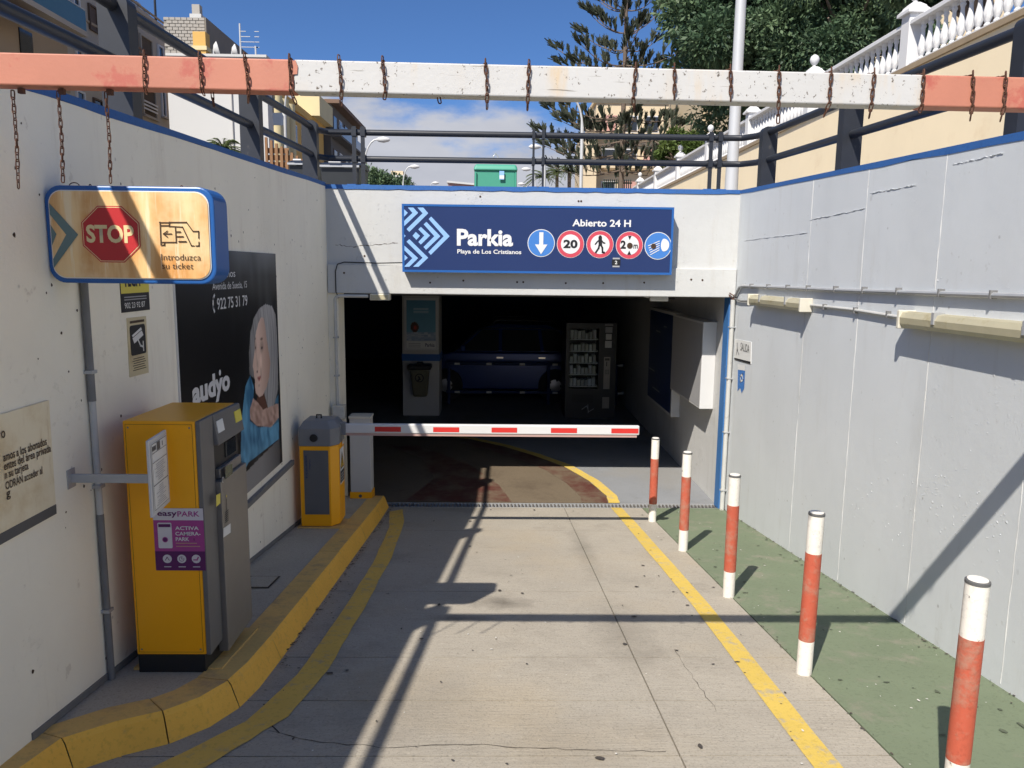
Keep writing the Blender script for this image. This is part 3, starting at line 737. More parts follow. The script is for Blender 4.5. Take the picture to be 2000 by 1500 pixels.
# ================================================================== HEIGHT BAR WITH CHAINS
BY0, BY1 = 2.30, 2.36
def bz(x): return 2.160-.007*(x+.57)          # the bar hangs a little lower on the right
hb = thing('height_bar', 'red and white height limit bar wrapped with rusty chains', 'barrier', (.37, 2.33, 2.07))
xr1 = atY(573, 140, BY0).x; xr2 = atY(1804, 175, BY0).x
def seg(name, x0, x1, mat, g=0):
    h = .0875
    return MB().hexa([(x0, BY0-g, bz(x0)-h), (x1, BY0-g, bz(x1)-h), (x1, BY1+g, bz(x1)-h), (x0, BY1+g, bz(x0)-h), (x0, BY0-g, bz(x0)), (x1, BY0-g, bz(x1)), (x1, BY1+g, bz(x1)), (x0, BY1+g, bz(x0))]).build(name, m_[mat], hb, bevel=.004)
seg('red_section', XL-.05, xr1, 'beam_red'); seg('white_section', xr1+.001, xr2, 'beam_white'); seg('red_section', xr2+.001, XR+.05, 'beam_red')
PB = Plane((0, BY0, 0), (1, 0, 0), (0, 0, 1))
q = [atY(x, y, BY0) for x, y in ((572, 120), (577, 117), (582, 130), (581, 145), (572, 146))]
PB.poly('torn_tape', [(p.x, p.z) for p in q][::-1], 'beam_red', hb, .003)
for px in (30, 110, 205): MB().box(atY(px, 170, BY0).x-.006, atY(px, 170, BY0).x+.009, BY0+.018, BY0+.032, 2.060, 2.075).build('eyelet', m_['rust'], hb)
# one chain link
lk_ = MB(); n1_, n2_ = 10, 4; a_, b_, w_ = .0083, .0046, .0020
for i in range(n1_):
    t = 2*math.pi*i/n1_; cx_, cz_ = b_*math.cos(t), math.sin(t)*b_+(a_ if math.sin(t) > 0 else -a_)*(1 if abs(math.sin(t)) > .2 else .6)
    for k in range(n2_):
        s_ = 2*math.pi*k/n2_; lk_.v.append((cx_+w_*math.cos(s_)*math.cos(t), w_*math.sin(s_), cz_+w_*math.cos(s_)*math.sin(t)))
for i in range(n1_):
    for k in range(n2_): lk_.f.append((i*n2_+k, ((i+1) % n1_)*n2_+k, ((i+1) % n1_)*n2_+(k+1) % n2_, i*n2_+(k+1) % n2_))
LINK = lk_.mesh('link', m_['rust'], True); PITCH_ = .0192
def chain(path, label, group, twist=0):
    P = [Vector(p) for p in path]
    t = thing('chain', label, 'chain', P[0], group)
    segs = [(P[i+1]-P[i]).length for i in range(len(P)-1)]; tot = sum(segs); d = PITCH_/2; k = 0
    while d < tot:
        s_ = d; i = 0
        while i < len(segs)-1 and s_ > segs[i]: s_ -= segs[i]; i += 1
        tan = (P[i+1]-P[i]).normalized(); pos = P[i]+tan*s_
        ax = tan.orthogonal() if abs(tan.x) > .8 else Vector((1, 0, 0)); ax = (ax-tan*ax.dot(tan)).normalized(); bx = tan.cross(ax)
        w = twist+(math.pi/2)*(k % 2)+random.uniform(-.35, .35); u = ax*math.cos(w)+bx*math.sin(w); vv = tan.cross(u)
        o = bpy.data.objects.new('link', LINK); link(o, t)
        mm = Matrix((u, vv, tan)).transposed().to_4x4(); mm.translation = pos-P[0]; o.matrix_local = mm
        d += PITCH_; k += 1
    return t
for i, (px, py) in enumerate(((24, 366), (113, 356), (206, 356))):
    a = atY(px, 172, BY0+.025); b = atY(px+(12 if i == 0 else 10), py, BY0+.025)
    chain([(a.x, a.y, 2.066), ((a.x+b.x)/2+.003, a.y, (2.066+b.z)/2), b],
          ['rusty chain hanging free at the left edge, longest and leftmost of three', 'middle rusty chain hanging in front of the left end of the stop sign', 'rightmost of the three rusty chains hanging in front of the stop sign'][i], 'chains hanging from the bar')
xs_ = [285, 393, 480, 567, 663, 748, 948, 1033, 1241, 1316, 1425, 1520, 1622, 1706, 1802, 1898, 1962]
for i, px in enumerate(xs_):
    x = atY(px, 150, BY0).x; z = bz(x); f = BY0-.006; dx = random.uniform(-.004, .006); tail = [.012, .01, .012, .012, .03, .008, .018, .02, .012, .0, .0, .035, .016, .02, .012, .032, .028][i]
    path = [(x-.004, BY1+.001, z+.0025), (x, f+.001, z+.0025), (x, f, z-.004), (x+dx, f, z-.045), (x+dx*1.3, f, z-.090)]
    if tail: path += [(x+dx*1.5+random.uniform(-.006, .006), f+.012, z-.098-tail)]
    sec = 'left red' if i < 3 else ('white' if i < 15 else 'right red')
    k = i if i < 3 else (i-3 if i < 15 else i-15)
    tot = {'left red': 3, 'white': 12, 'right red': 2}[sec]
    chain(path, f'{ORD[k]} rusty chain from the left wrapped round the {sec} part of the bar', 'chains wrapped round the bar', .4)
    if i in (0, 1, 3, 5, 10, 13, 16):          # the same chain also has a second strand or loop
        c2 = bpy.data.objects  # strand is part of the same chain
        t = COL.objects[-1] if False else None
for px, py in ((414, 178), (856, 178)):
    p = atY(px, py, BY0+.03)
    chain([(p.x, p.y, 2.074), (p.x+.003, p.y, 2.074-(.032 if px < 500 else .012))], 'short rusty chain end under the ' + ('red' if px < 500 else 'white') + ' part of the bar', 'chain ends under the bar')

# ================================================================== HANGING STOP SIGN
TY = 3.05
def rrect(x0, x1, z0, z1, r, n=7):
    out = []
    for cx_, cz_, s_ in ((x1-r, z1-r, 0), (x0+r, z1-r, 90), (x0+r, z0+r, 180), (x1-r, z0+r, 270)):
        for k in range(n+1): w = R(s_+90*k/n); out.append((cx_+r*math.cos(w), cz_+r*math.sin(w)))
    return out
ss = thing('stop_sign', 'rust-stained blue framed light box reading STOP fixed to the left wall', 'sign', (-1.42, TY, 1.5))
sx0_, sx1_, sz0_, sz1_ = XL+.001, -1.093, 1.506, 1.877
PS = Plane((0, TY, 0), (1, 0, 0), (0, 0, 1))
PS.slab('case', rrect(sx0_, sx1_, sz0_, sz1_, .062), 'sign_edge', ss, -.15, 0, .006)
PS.slab('rim', rrect(sx0_+.018, sx1_-.018, sz0_+.018, sz1_-.018, .052), 'paper', ss, .0005, .004)
PS.slab('face', rrect(sx0_+.022, sx1_-.022, sz0_+.022, sz1_-.022, .05), 'stained_face', ss, .0045, .007)
def tu(cx, cy): p = atY(70+cx/5.128, 350+cy/5.128, TY-.008); return (p.x, p.z)
def tpoly(lst): return [tu(*p) for p in lst]
L0 = sx0_+.023
def clipx(pts): return [(max(a, L0), b) for a, b in pts]
PS.poly('chevron', clipx(tpoly([(78,235),(425,555),(135,890),(112,800),(305,555),(85,350)]))[::-1], 'stop_teal', ss, .009)
PS.poly('chevron', clipx(tpoly([(85,455),(208,550),(100,665)]))[::-1], 'stop_teal', ss, .009)
def octa(c, rx, rz_): return [(c[0]+rx*math.cos(R(22.5+45*k)), c[1]+rz_*math.sin(R(22.5+45*k))) for k in range(8)]
oc = tu(755, 552); rx = (tu(1045, 552)[0]-oc[0])/math.cos(R(22.5)); rzz = (tu(755, 268)[1]-oc[1])/math.cos(R(22.5))
PS.poly('octagon', octa(oc, rx, rzz), 'stop_red', ss, .009)
PS.poly('octagon_line', octa(oc, rx*.965, rzz*.965), 'stop_cream', ss, .0095)
PS.poly('octagon_field', octa(oc, rx*.94, rzz*.94), 'stop_red', ss, .0100)
x0, y0 = tu(515, 645); x1, y1 = tu(980, 460)
PS.text('lettering', 'STOP', x0, x1, y0+.003, y1, 'stop_cream', ss, .0110, .035)
# hand with ticket pictogram
w = .0075
for pts_ in ([(1245,430),(1255,660)], [(1240,435),(1345,435)], [(1250,465),(1340,465)], [(1338,430),(1338,475)], [(1340,432),(1510,432),(1575,522),(1632,522),(1632,590)], [(1338,472),(1470,480),(1560,668),(1585,668)],
             [(1398,480),(1408,635)], [(1255,632),(1408,632)], [(1255,660),(1290,660),(1290,632)], [(1605,668),(1635,668),(1635,630)], [(1280,548),(1360,548)], [(1318,520),(1280,548),(1318,578)]):
    PS.polys('pictogram', stroke([tu(*p) for p in pts_], w*.55), 'print_brown', ss, .0092+random.random()*.0008)
for a, b in (((1408,528),(1448,528)), ((1410,576),(1475,576)), ((1435,625),(1505,625))): PS.polys('pictogram', stroke([tu(*a), tu(*b)], w*.7), 'print_brown', ss, .0092+random.random()*.0008)
x0, y0 = tu(1260, 818); x1, y1 = tu(1652, 752); PS.text('lettering', 'Introduzca', x0, x1, y0+.003, y1, 'print_brown', ss, .0095, -.004)
x0, y0 = tu(1268, 905); x1, y1 = tu(1577, 840); PS.text('lettering', 'su ticket', x0, x1, y0+.003, y1, 'print_brown', ss, .0095, -.004)
for cx_ in (345, 505, 1430):
    p = tu(cx_, 50); mb = MB(); r = .012 if cx_ > 400 else .02
    mb.tube([(p[0]+r*math.cos(R(a))*(1 if r > .015 else .35), TY+.02, sz1_-.002+r*.7*math.sin(R(a))) for a in range(0, 181, 30)], .002, 6); mb.build('hook', m_['rust'], ss)

# ================================================================== BOLLARDS
def make_bollard():
    t = thing('bollard', '', 'bollard', (0, 0, 0), 'red and white bollards along the green strip'); r = .0385
    MB().lathe([(r, -.02), (r, .19)], n=20).build('white_foot', m_['bollard_white'], t, True, local=True)
    MB().lathe([(r+.0008, .185), (r+.0008, .645)], n=20).build('red_band', m_['bollard_red'], t, True, local=True)
    MB().lathe([(r, .64), (r, .845)], n=20).build('white_head', m_['bollard_white'], t, True, local=True)
    MB().lathe([(r+.0012, .838), (r+.0012, .848), (r-.005, .851)], n=20).build('rim', m_['print_dark'], t, local=True)
    MB().lathe([(r-.005, .8495), (r-.006, .8535), (.002, .855)], n=20).build('cap', m_['bollard_white'], t, local=True)
    return t
B0 = make_bollard()
bl = ['farthest bollard, beside the tip of the barrier arm', 'second farthest bollard, in front of the blue door edge', 'middle bollard of five, with a chipped lower white ring', 'second nearest bollard, where the bar shadow crosses', 'nearest bollard, cut off by the bottom of the picture']
for i, (x, y) in enumerate(((1.57, 7.354), (1.587, 6.17), (1.585, 4.90), (1.58, 3.623), (1.642, 2.456))):
    o = B0 if i == 0 else copy_tree(B0)
    o.location = (x, y, rz(y)); o.rotation_euler = (R(random.uniform(-.5, .5)), R(random.uniform(-.6, .6)), random.random()*6); o['label'] = 'red and white steel ' + bl[i]

# ================================================================== TICKET MACHINE
MX0, MX1, MY0, MY1 = -1.640, -1.312, 3.34, 3.86
zb = rz(3.34)+KH
tm = thing('ticket_machine', 'tall yellow ticket machine with grey front on the island', 'ticket machine', ((MX0+MX1)/2, (MY0+MY1)/2, zb))
zt = .905
MB().prism([(x, y, rz(y)+KH-.006) for x, y in ((MX0-.035, MY0+.03), (MX1+.045, MY0+.03), (MX1+.045, MY1+.05), (MX0-.035, MY1+.05))], (0, 0, .014)).build('base_plate', m_['kerb_top'], tm)
MB().box(MX0+.004, MX1-.02, MY0+.004, MY1-.01, rz(MY1)+KH, zb+.085).build('plinth', m_['machine_black'], tm)
# yellow body, sloping a little at the top
MB().prism([(MX0, MY0, zb+.085), (MX0, MY1, zb+.085), (MX0, MY1, zt-.012), (MX0, MY0, zt-.004)], (MX1-.012-MX0, 0, 0)).build('body', m_['machine_yellow'], tm, bevel=.006)
# grey front on the lane side: frame strip, head and panel
GX = MX1-.012
def side(y0, y1, z0, z1, x1, name, mat, bev=.003): return MB().box(GX+.0005, x1, y0, y1, z0, z1).build(name, m_[mat], tm, bevel=bev)
side(MY0+.001, MY0+.155, zb+.084, zt-.006, MX1+.010, 'front_frame', 'machine_grey')
MB().hexa([(GX+.001, MY0+.157, .755), (MX1+.032, MY0+.157, .755), (MX1+.032, MY1, .755), (GX+.001, MY1, .755), (GX+.001, MY0+.157, zt-.006), (MX1+.012, MY0+.157, zt-.006), (MX1+.012, MY1, zt-.012), (GX+.001, MY1, zt-.012)]).build('head', m_['machine_grey'], tm, bevel=.004)
side(MY0+.157, MY1, .585, .753, MX1-.004, 'slot_recess', 'machine_black')
side(MY0+.20, MY1-.02, .585, .632, MX1+.016, 'slot_shelf', 'steel')
side(MY0+.33, MY1-.05, .655, .735, MX1+.004, 'slot_screen', 'glass_dark')
side(MY0+.157, MY1, zb+.020, .583, MX1+.034, 'panel', 'steel')
PM = Plane((MX1+.034, 0, 0), (0, 1, 0), (0, 0, 1))
def pm(px, py): p = atX(px, py, MX1+.036); return (p.y, p.z)
def quadpx(name, pts_, mat, k=.003): return PM.poly(name, [pm(*p) for p in pts_], mat, tm, k)
quadpx('screen', [(440,936),(454,925),(454,905),(440,912)], 'glass_green')
c = pm(435, 937); PM.disc('button_ring', c[0], c[1], .014, 'window_frame', tm, .003, 18); PM.disc('button', c[0], c[1], .010, 'steel', tm, .005, 18)
quadpx('yellow_sticker', [(422,990),(430,983),(430,963),(422,967)], 'print_yellow'); quadpx('white_sticker', [(436,1050),(450,1040),(450,1022),(436,1032)], 'paper')
c = pm(442, 969); PM.disc('lamp', c[0], c[1], .006, 'print_yellow', tm, .003, 10)
for k in range(6):
    c = pm(443, 998+k*4); PM.rect('speaker_slot', c[0]-.022, c[0]+.022, c[1]-.002, c[1]+.002, 'machine_black', tm, .003)
c = pm(442, 984); PM.rect('card_slot', c[0]-.003, c[0]+.003, c[1]-.03, c[1]+.025, 'machine_black', tm, .003)
PH = Plane((MX1+.0225, 0, 0), (0, 1, 0), (0, 0, 1))
MB().prism([(MX1+.024, MY0+.175, .81), (MX1+.024, MY0+.255, .81), (MX1+.0155, MY0+.255, .865), (MX1+.0155, MY0+.175, .865)], (.004, 0, 0)).build('white_sticker', m_['paper'], tm)
MB().prism([(MX1+.024, MY1-.10, .81), (MX1+.024, MY1-.012, .81), (MX1+.0155, MY1-.012, .865), (MX1+.0155, MY1-.10, .865)], (.004, 0, 0)).build('yellow_sticker', m_['print_yellow'], tm)
# parking app sticker on the yellow face
PE = Plane((0, MY0, 0), (1, 0, 0), (0, 0, 1))
def pe(px, py): p = atY(px, py, MY0-.002); return (p.x, p.z)
e0, e1 = pe(305, 1114), pe(397, 993); A0, A1, Z0, Z1 = e0[0], e1[0]-.002, e0[1], e1[1]
sk = PE.rect('app_sticker', A0, A1, Z0, Z1, 'magenta', tm, .0015); EH = Z1-Z0; EW = A1-A0
PE.rect('white_band', A0, A1, Z1-.19*EH, Z1, 'lilac', sk, .0025); PE.rect('purple_band', A0, A1, Z0, Z0+.31*EH, 'purple', sk, .0025)
PE.text('lettering', 'easy', A0+.09*EW, A0+.48*EW, Z1-.15*EH, Z1-.06*EH, 'purple', sk, .0035, .02)
PE.text('lettering', 'PARK', A0+.49*EW, A0+.93*EW, Z1-.13*EH, Z1-.045*EH, 'magenta', sk, .0035, .015)
PE.slab('phone', rrect(A0+.08*EW, A0+.36*EW, Z0+.36*EH, Z1-.23*EH, .006, 3), 'lilac', sk, .0025, .003)
PE.rect('phone_bar', A0+.10*EW, A0+.34*EW, Z1-.30*EH, Z1-.25*EH, 'purple', sk, .004)
PE.disc('phone_dial', A0+.22*EW, Z0+.50*EH, .013, 'magenta', sk, .004, 18); PE.disc('phone_dial', A0+.22*EW, Z0+.50*EH, .009, 'purple', sk, .0045, 18)
for i, (s_, wd) in enumerate((('ACTIVA', .90), ('CAMERA-', .93), ('PARK', .70))): PE.text('lettering', s_, A0+.43*EW, A0+wd*EW, Z1-(.345+.088*i)*EH, Z1-(.285+.088*i)*EH, 'sign_white', sk, .0035, .02)
for i in range(2): PE.rect('small_print', A0+.43*EW, A0+(.85+.06*i)*EW, Z1-(.565+.05*i)*EH, Z1-(.55+.05*i)*EH, 'print_dark', sk, .0035).data.materials[0] = m_['pink_panel']
for i in range(3):
    cx_ = A0+(.24+.29*i)*EW; cz_ = Z0+.19*EH; PE.disc('round_icon', cx_, cz_, .020, 'lilac', sk, .0035, 22)
    for q in ([stroke([(cx_-.008, cz_-.006), (cx_, cz_+.009), (cx_+.009, cz_-.006)], .003), stroke([(cx_+.011*math.cos(R(a)), cz_+.011*math.sin(R(a))) for a in range(60, 400, 40)], .002)+stroke([(cx_, cz_+.007), (cx_, cz_), (cx_+.006, cz_)], .002), stroke([(cx_-.010, cz_-.004), (cx_+.004, cz_-.004), (cx_+.010, cz_+.008)], .006)][i],):
        for s_ in q: PE.poly('icon', s_, 'purple' if i < 2 else 'magenta', sk, .0045+random.random()*.001)
    PE.rect('small_print', cx_-.016, cx_+.016, Z0+.055*EH, Z0+.068*EH, 'lilac', sk, .0035)

# seams, lock and screws of the yellow housing
for a0, a1, b0, b1 in ((MX0+.012, MX1-.024, zb+.098, zb+.0995), (MX0+.012, MX1-.024, zt-.020, zt-.0185), (MX0+.012, MX0+.0135, zb+.0996, zt-.0201), (MX1-.0255, MX1-.024, zb+.0996, zt-.0201)):
    PE.rect('panel_seam', a0, a1, b0, b1, 'print_brown', tm, .0008)
for a, b in ((MX0+.024, zt-.034), (MX1-.036, zt-.034), (MX0+.024, zb+.112), (MX1-.036, zb+.112)): PE.disc('screw', a, b, .0045, 'steel', tm, .0012, 10)
PE.disc('lock', MX1-.040, .36, .010, 'steel', tm, .0012, 16); PE.rect('keyhole', MX1-.0415, MX1-.0385, .355, .365, 'machine_black', tm, .0018)
# tariff board on its bracket in front of the machine
tb = thing('tariff_board', 'small white framed tariff notice on a grey arm from the wall', 'notice', (-1.74, 3.1, .7))
MB().box(XL, -1.425, 3.085, 3.10, .692, .728).box(XL+.0, XL+.004, 3.06, 3.12, .67, .75).build('arm', m_['galv'], tb, bevel=.002)
bu = Vector((-.10, 1, 0)).normalized(); PT = Plane((-1.413, 3.085, .545), bu, (0, 0, 1)); TW, TH = .225, .325
MB().prism([PT.p(a, b, -.012) for a, b in ((0, 0), (TW, 0), (TW, TH), (0, TH))], PT.n*.012).build('frame', m_['window_frame'], tb, bevel=.003)
pap = PT.rect('paper', .016, TW-.016, .018, TH-.018, 'paper', tb, .002)
for b0, b1 in ((.022, .024), (.125, .128), (.222, .224), (.262, .264), (.302, .304)): PT.rect('rule', .022, TW-.022, b0, b1, 'print_black', pap, .0035)
PT.rect('rule', .022, .024, .024, .302, 'print_black', pap, .0035); PT.rect('rule', TW-.024, TW-.022, .024, .302, 'print_black', pap, .0035)
PT.rect('heading', .085, .125, .266, .300, 'print_dark', pap, .0035)
for k in range(3): PT.rect('heading', .030+.016*k, .042+.016*k, .272, .292, 'print_dark', pap, .0035)
PT.rect('heading', .150, .158, .272, .292, 'print_dark', pap, .0035)
for k in range(20):
    b = .034+.0086*k+(.02 if k > 9 else 0)
    if b > .258 or .118 < b < .132 or .217 < b < .227: continue
    w = random.uniform(.25, .85)*.16; PT.rect('text_line', .112-w/2, .112+w/2, b, b+.0028, 'print_grey', pap, .0035)

# ================================================================== BARRIER
CX0, CX1, CY0, CY1 = -1.672, -1.352, 6.42, 6.72
zc = rz(6.42)+KH
bar = thing('barrier_gate', 'yellow and grey barrier cabinet with a white and red boom across the ramp', 'barrier', ((CX0+CX1)/2, 6.57, zc))
MB().prism([(x, y, rz(y)+KH-.006) for x, y in ((CX0-.03, CY0-.02), (CX1+.035, CY0-.02), (CX1+.035, CY1+.05), (CX0-.03, CY1+.05))], (0, 0, .016)).build('base_plate', m_['kerb_top'], bar)
def cpoly(c=.06): return [(CX0, CY0), (CX1-c, CY0), (CX1, CY0+c*1.3), (CX1, CY1), (CX0, CY1)]
MB().prism([(x, y, zc+.0145) for x, y in cpoly()], (0, 0, .065-zc-.0145)).build('cabinet', m_['machine_yellow'], bar, bevel=.005)
hp = cpoly(); mid = ((CX0+CX1)/2, (CY0+CY1)/2)
h0 = [(x+(.006 if x > mid[0] else -.006), y-.004 if y < mid[1] else y, .066) for x, y in hp]; h1 = [(x, y, .215) for x, y, _ in h0]; h2 = [(mid[0]+(x-mid[0])*.74, mid[1]+(y-mid[1])*.74, .282) for x, y, _ in h0]
mb = MB().add(h0+h1+h2, [(4,3,2,1,0), (10,11,12,13,14)]+[(i, (i+1) % 5, 5+(i+1) % 5, 5+i) for i in range(5)]+[(5+i, 5+(i+1) % 5, 10+(i+1) % 5, 10+i) for i in range(5)]); mb.build('hood', m_['hood_grey'], bar, bevel=.008)
PC = Plane((0, CY0, 0), (1, 0, 0), (0, 0, 1))
PC.slab('door', [(CX0+.035, zc+.12), (CX1-.075, zc+.12), (CX1-.075, .03), (CX0+.035, .03)], 'door_grey', bar, .0005, .005, .002)
PV = Plane((CX0+.05, CY0, -.015), (0, 0, -1), (1, 0, 0))
for body, a0, a1, b0, b1 in (('automática', .0, .20, 0, .022), ('Vallas', .03, .12, .032, .045)): PV.text('lettering', body, a0, a1, b0, b1, 'print_navy', bar, .0075, .01)
lk = PC.disc('lock', CX0+.125, .138, .033, 'machine_black', bar, .010, 24)
MB().lathe([(.034, 0), (.030, -.010)], (CX0+.125, CY0-.004, .138), 20, 'y').build('lens', m_['machine_black'], bar)
MB().tube([(mid[0]-.04, mid[1], .28), (mid[0]-.04, mid[1], .31), (mid[0]-.0, mid[1], .31), (mid[0], mid[1], .28)], .008, 6).build('lifting_lug', m_['machine_black'], bar)
PW = Plane((CX1, CY0+.10, -.30), (0, 1, 0), (0, 0, 1))
wsn = PW.rect('warning_plate', .0, .17, .0, .315, 'paper', bar, .003)
PW.poly('triangle', [(.012, .135), (.158, .135), (.085, .285)], 'print_black', wsn, .005); PW.poly('triangle', [(.032, .147), (.138, .147), (.085, .258)], 'print_amber', wsn, .006)
PW.polys('pictogram', stroke([(.085, .235), (.085, .155)], .012)+stroke([(.085, .215), (.105, .17)], .010), 'print_black', wsn, .007)
PW.rect('text_panel', .010, .160, .012, .115, 'print_black', wsn, .005)
for b in (.030, .055, .080): PW.rect('text_line', .025, .145, b, b+.013, 'print_grey', wsn, .006)
PW.poly('top_label', [(.08, .34), (.15, .34), (.115, .40)], 'paper', bar, .010)
# boom
ax0, ax1, ay = CX1-.004, 1.262, 6.585
arm = MB().box(ax0, ax1, ay, ay+.045, .146, .228).build('boom', m_['arm_white'], bar, bevel=.008)
MB().box(ax0+.02, ax1-.02, ay+.008, ay+.037, .124, .1455).build('rubber_edge', m_['rubber_pink'], arm)
PA = Plane((0, ay, 0), (1, 0, 0), (0, 0, 1))
for q0, q1 in ((732, 783), (846, 897), (960, 1010), (1076, 1127), (1194, 1247)):
    PA.rect('red_stripe', atY(q0, 840, ay).x, min(atY(q1, 840, ay).x, ax1-.001), .162, .206, 'arm_red', arm, .0015)
MB().box(ax0-.004, ax0+.05, ay-.010, ay+.055, .13, .24).build('boom_clamp', m_['hood_grey'], bar, bevel=.006)
# second post behind
zp = rz(7.95)+KH
bp = thing('barrier_post', 'narrow white post box with yellow foot behind the barrier cabinet', 'post', (-1.41, 8.0, zp))
MB().box(-1.53, -1.30, 7.86, 8.06, zp-.02, zp+.075).build('foot', m_['machine_yellow'], bp, bevel=.004)
MB().box(-1.522, -1.308, 7.866, 8.055, zp+.0755, .022).build('body', m_['column_grey'], bp, bevel=.006)
MB().box(-1.53, -1.30, 7.86, 8.06, .0225, .045).build('lid', m_['lamp_base'], bp, bevel=.004)
Plane((0, 7.866, 0), (1, 0, 0), (0, 0, 1)).rect('slot', -1.48, -1.35, -.09, -.07, 'print_dark', bp, .002)
Plane((0, 7.86, 0), (1, 0, 0), (0, 0, 1)).disc('bolt', -1.42, zp+.035, .018, 'print_dark', bp, .002, 12)

# manhole lid in the island
q = [atX(x, y, -1.5) for x, y in ((472, 1128), (538, 1128))]
ml = thing('utility_cover', 'small square grey cover set in the island behind the ticket machine', 'cover', (-1.52, 4.75, rz(4.75)+KH))
zc_ = lambda y: rz(y)+KH-.002
def flatq(x0, x1, y0, y1, up): return [(x0, y0, zc_(y0)+up), (x1, y0, zc_(y0)+up), (x1, y1, zc_(y1)+up), (x0, y1, zc_(y1)+up)]
MB().poly(flatq(-1.63, -1.43, 4.65, 4.92, .003)).build('frame', m_['dark_groove'], ml); MB().prism(flatq(-1.617, -1.443, 4.668, 4.902, .004), (0, 0, .003)).build('lid', m_['island_concrete'], ml)

# ================================================================== ON THE LEFT WALL
def lw(px, py): p = atX(px, py, XL); return (p.y, p.z)
PLW = Plane((XL, 0, 0), (0, 1, 0), (0, 0, 1))
# big advertisement
ay0, ay1, az0, az1 = 4.20, 6.115, .008, 1.675
ad = thing('advertisement', 'large black advertisement board showing a smiling grey haired person in blue', 'poster', (XL, 5.15, az0))
PLW.slab('board', [(ay0-.012, az0), (ay1, az0), (ay1, az1), (ay0-.012, az1)], 'paper', ad, .0, .008)
AW, AH = ay1-ay0, az1-az0
def au(cx, cy): y, z = lw(220+cx/3.191, 540+cy/3.191); return ((y-ay0)/AW, (z-az0)/AH)
def ap(l): return [au(*p) for p in l]
hair = ap([(845,610),(842,470),(850,350),(872,260),(905,200),(945,172),(985,185),(1008,240),(1018,400),(1022,560),(1024,700),(1000,800),(960,820),(930,700),(880,640)])
face = ap([(876,470),(878,400),(886,345),(900,290),(918,252),(934,262),(944,320),(952,390),(962,450),(976,540),(968,625),(952,690),(928,738),(905,752),(884,725),(878,680),(880,650),(872,618),(872,590),(864,562),(870,515)])
neck = ap([(900,740),(950,700),(985,640),(1000,720),(1005,800),(930,830),(880,800)])
hand = ap([(868,760),(900,790),(930,830),(1026,790),(1028,880),(980,940),(890,930),(850,890),(846,830)])
jack = ap([(850,615),(872,690),(868,780),(846,900),(900,940),(960,935),(1028,905),(1030,1010),(980,1050),(900,1110),(838,1160),(800,1240),(790,1100),(795,900),(808,780),(820,680)])
sleeve = ap([(1000,780),(1026,735),(1028,905),(985,935)])
table = ap([(800,1245),(900,1140),(1032,1010),(1036,1170),(780,1400),(780,1270)])
eye1 = au(922, 445); eye2 = au(882, 445); mouth = au(903, 640); nose = au(890, 545); brow = au(922, 402)
eA = AW/AH
def lerp3(a, b, t): t = max(0, min(1, t)); return tuple(a[i]+(b[i]-a[i])*t for i in range(3))
def hsh(x, y): s = math.sin(x*127.1+y*311.7)*43758.5453; return s-math.floor(s)
def vnz(x, y):
    i, j = math.floor(x), math.floor(y); f, g = x-i, y-j; f = f*f*(3-2*f); g = g*g*(3-2*g)
    return (hsh(i, j)*(1-f)+hsh(i+1, j)*f)*(1-g)+(hsh(i, j+1)*(1-f)+hsh(i+1, j+1)*f)*g
def ell(u, v, c, ru, rv): return ((u-c[0])/ru)**2+((v-c[1])/rv)**2
fu0, fu1 = min(p[0] for p in face), max(p[0] for p in face); fv0, fv1 = min(p[1] for p in face), max(p[1] for p in face)
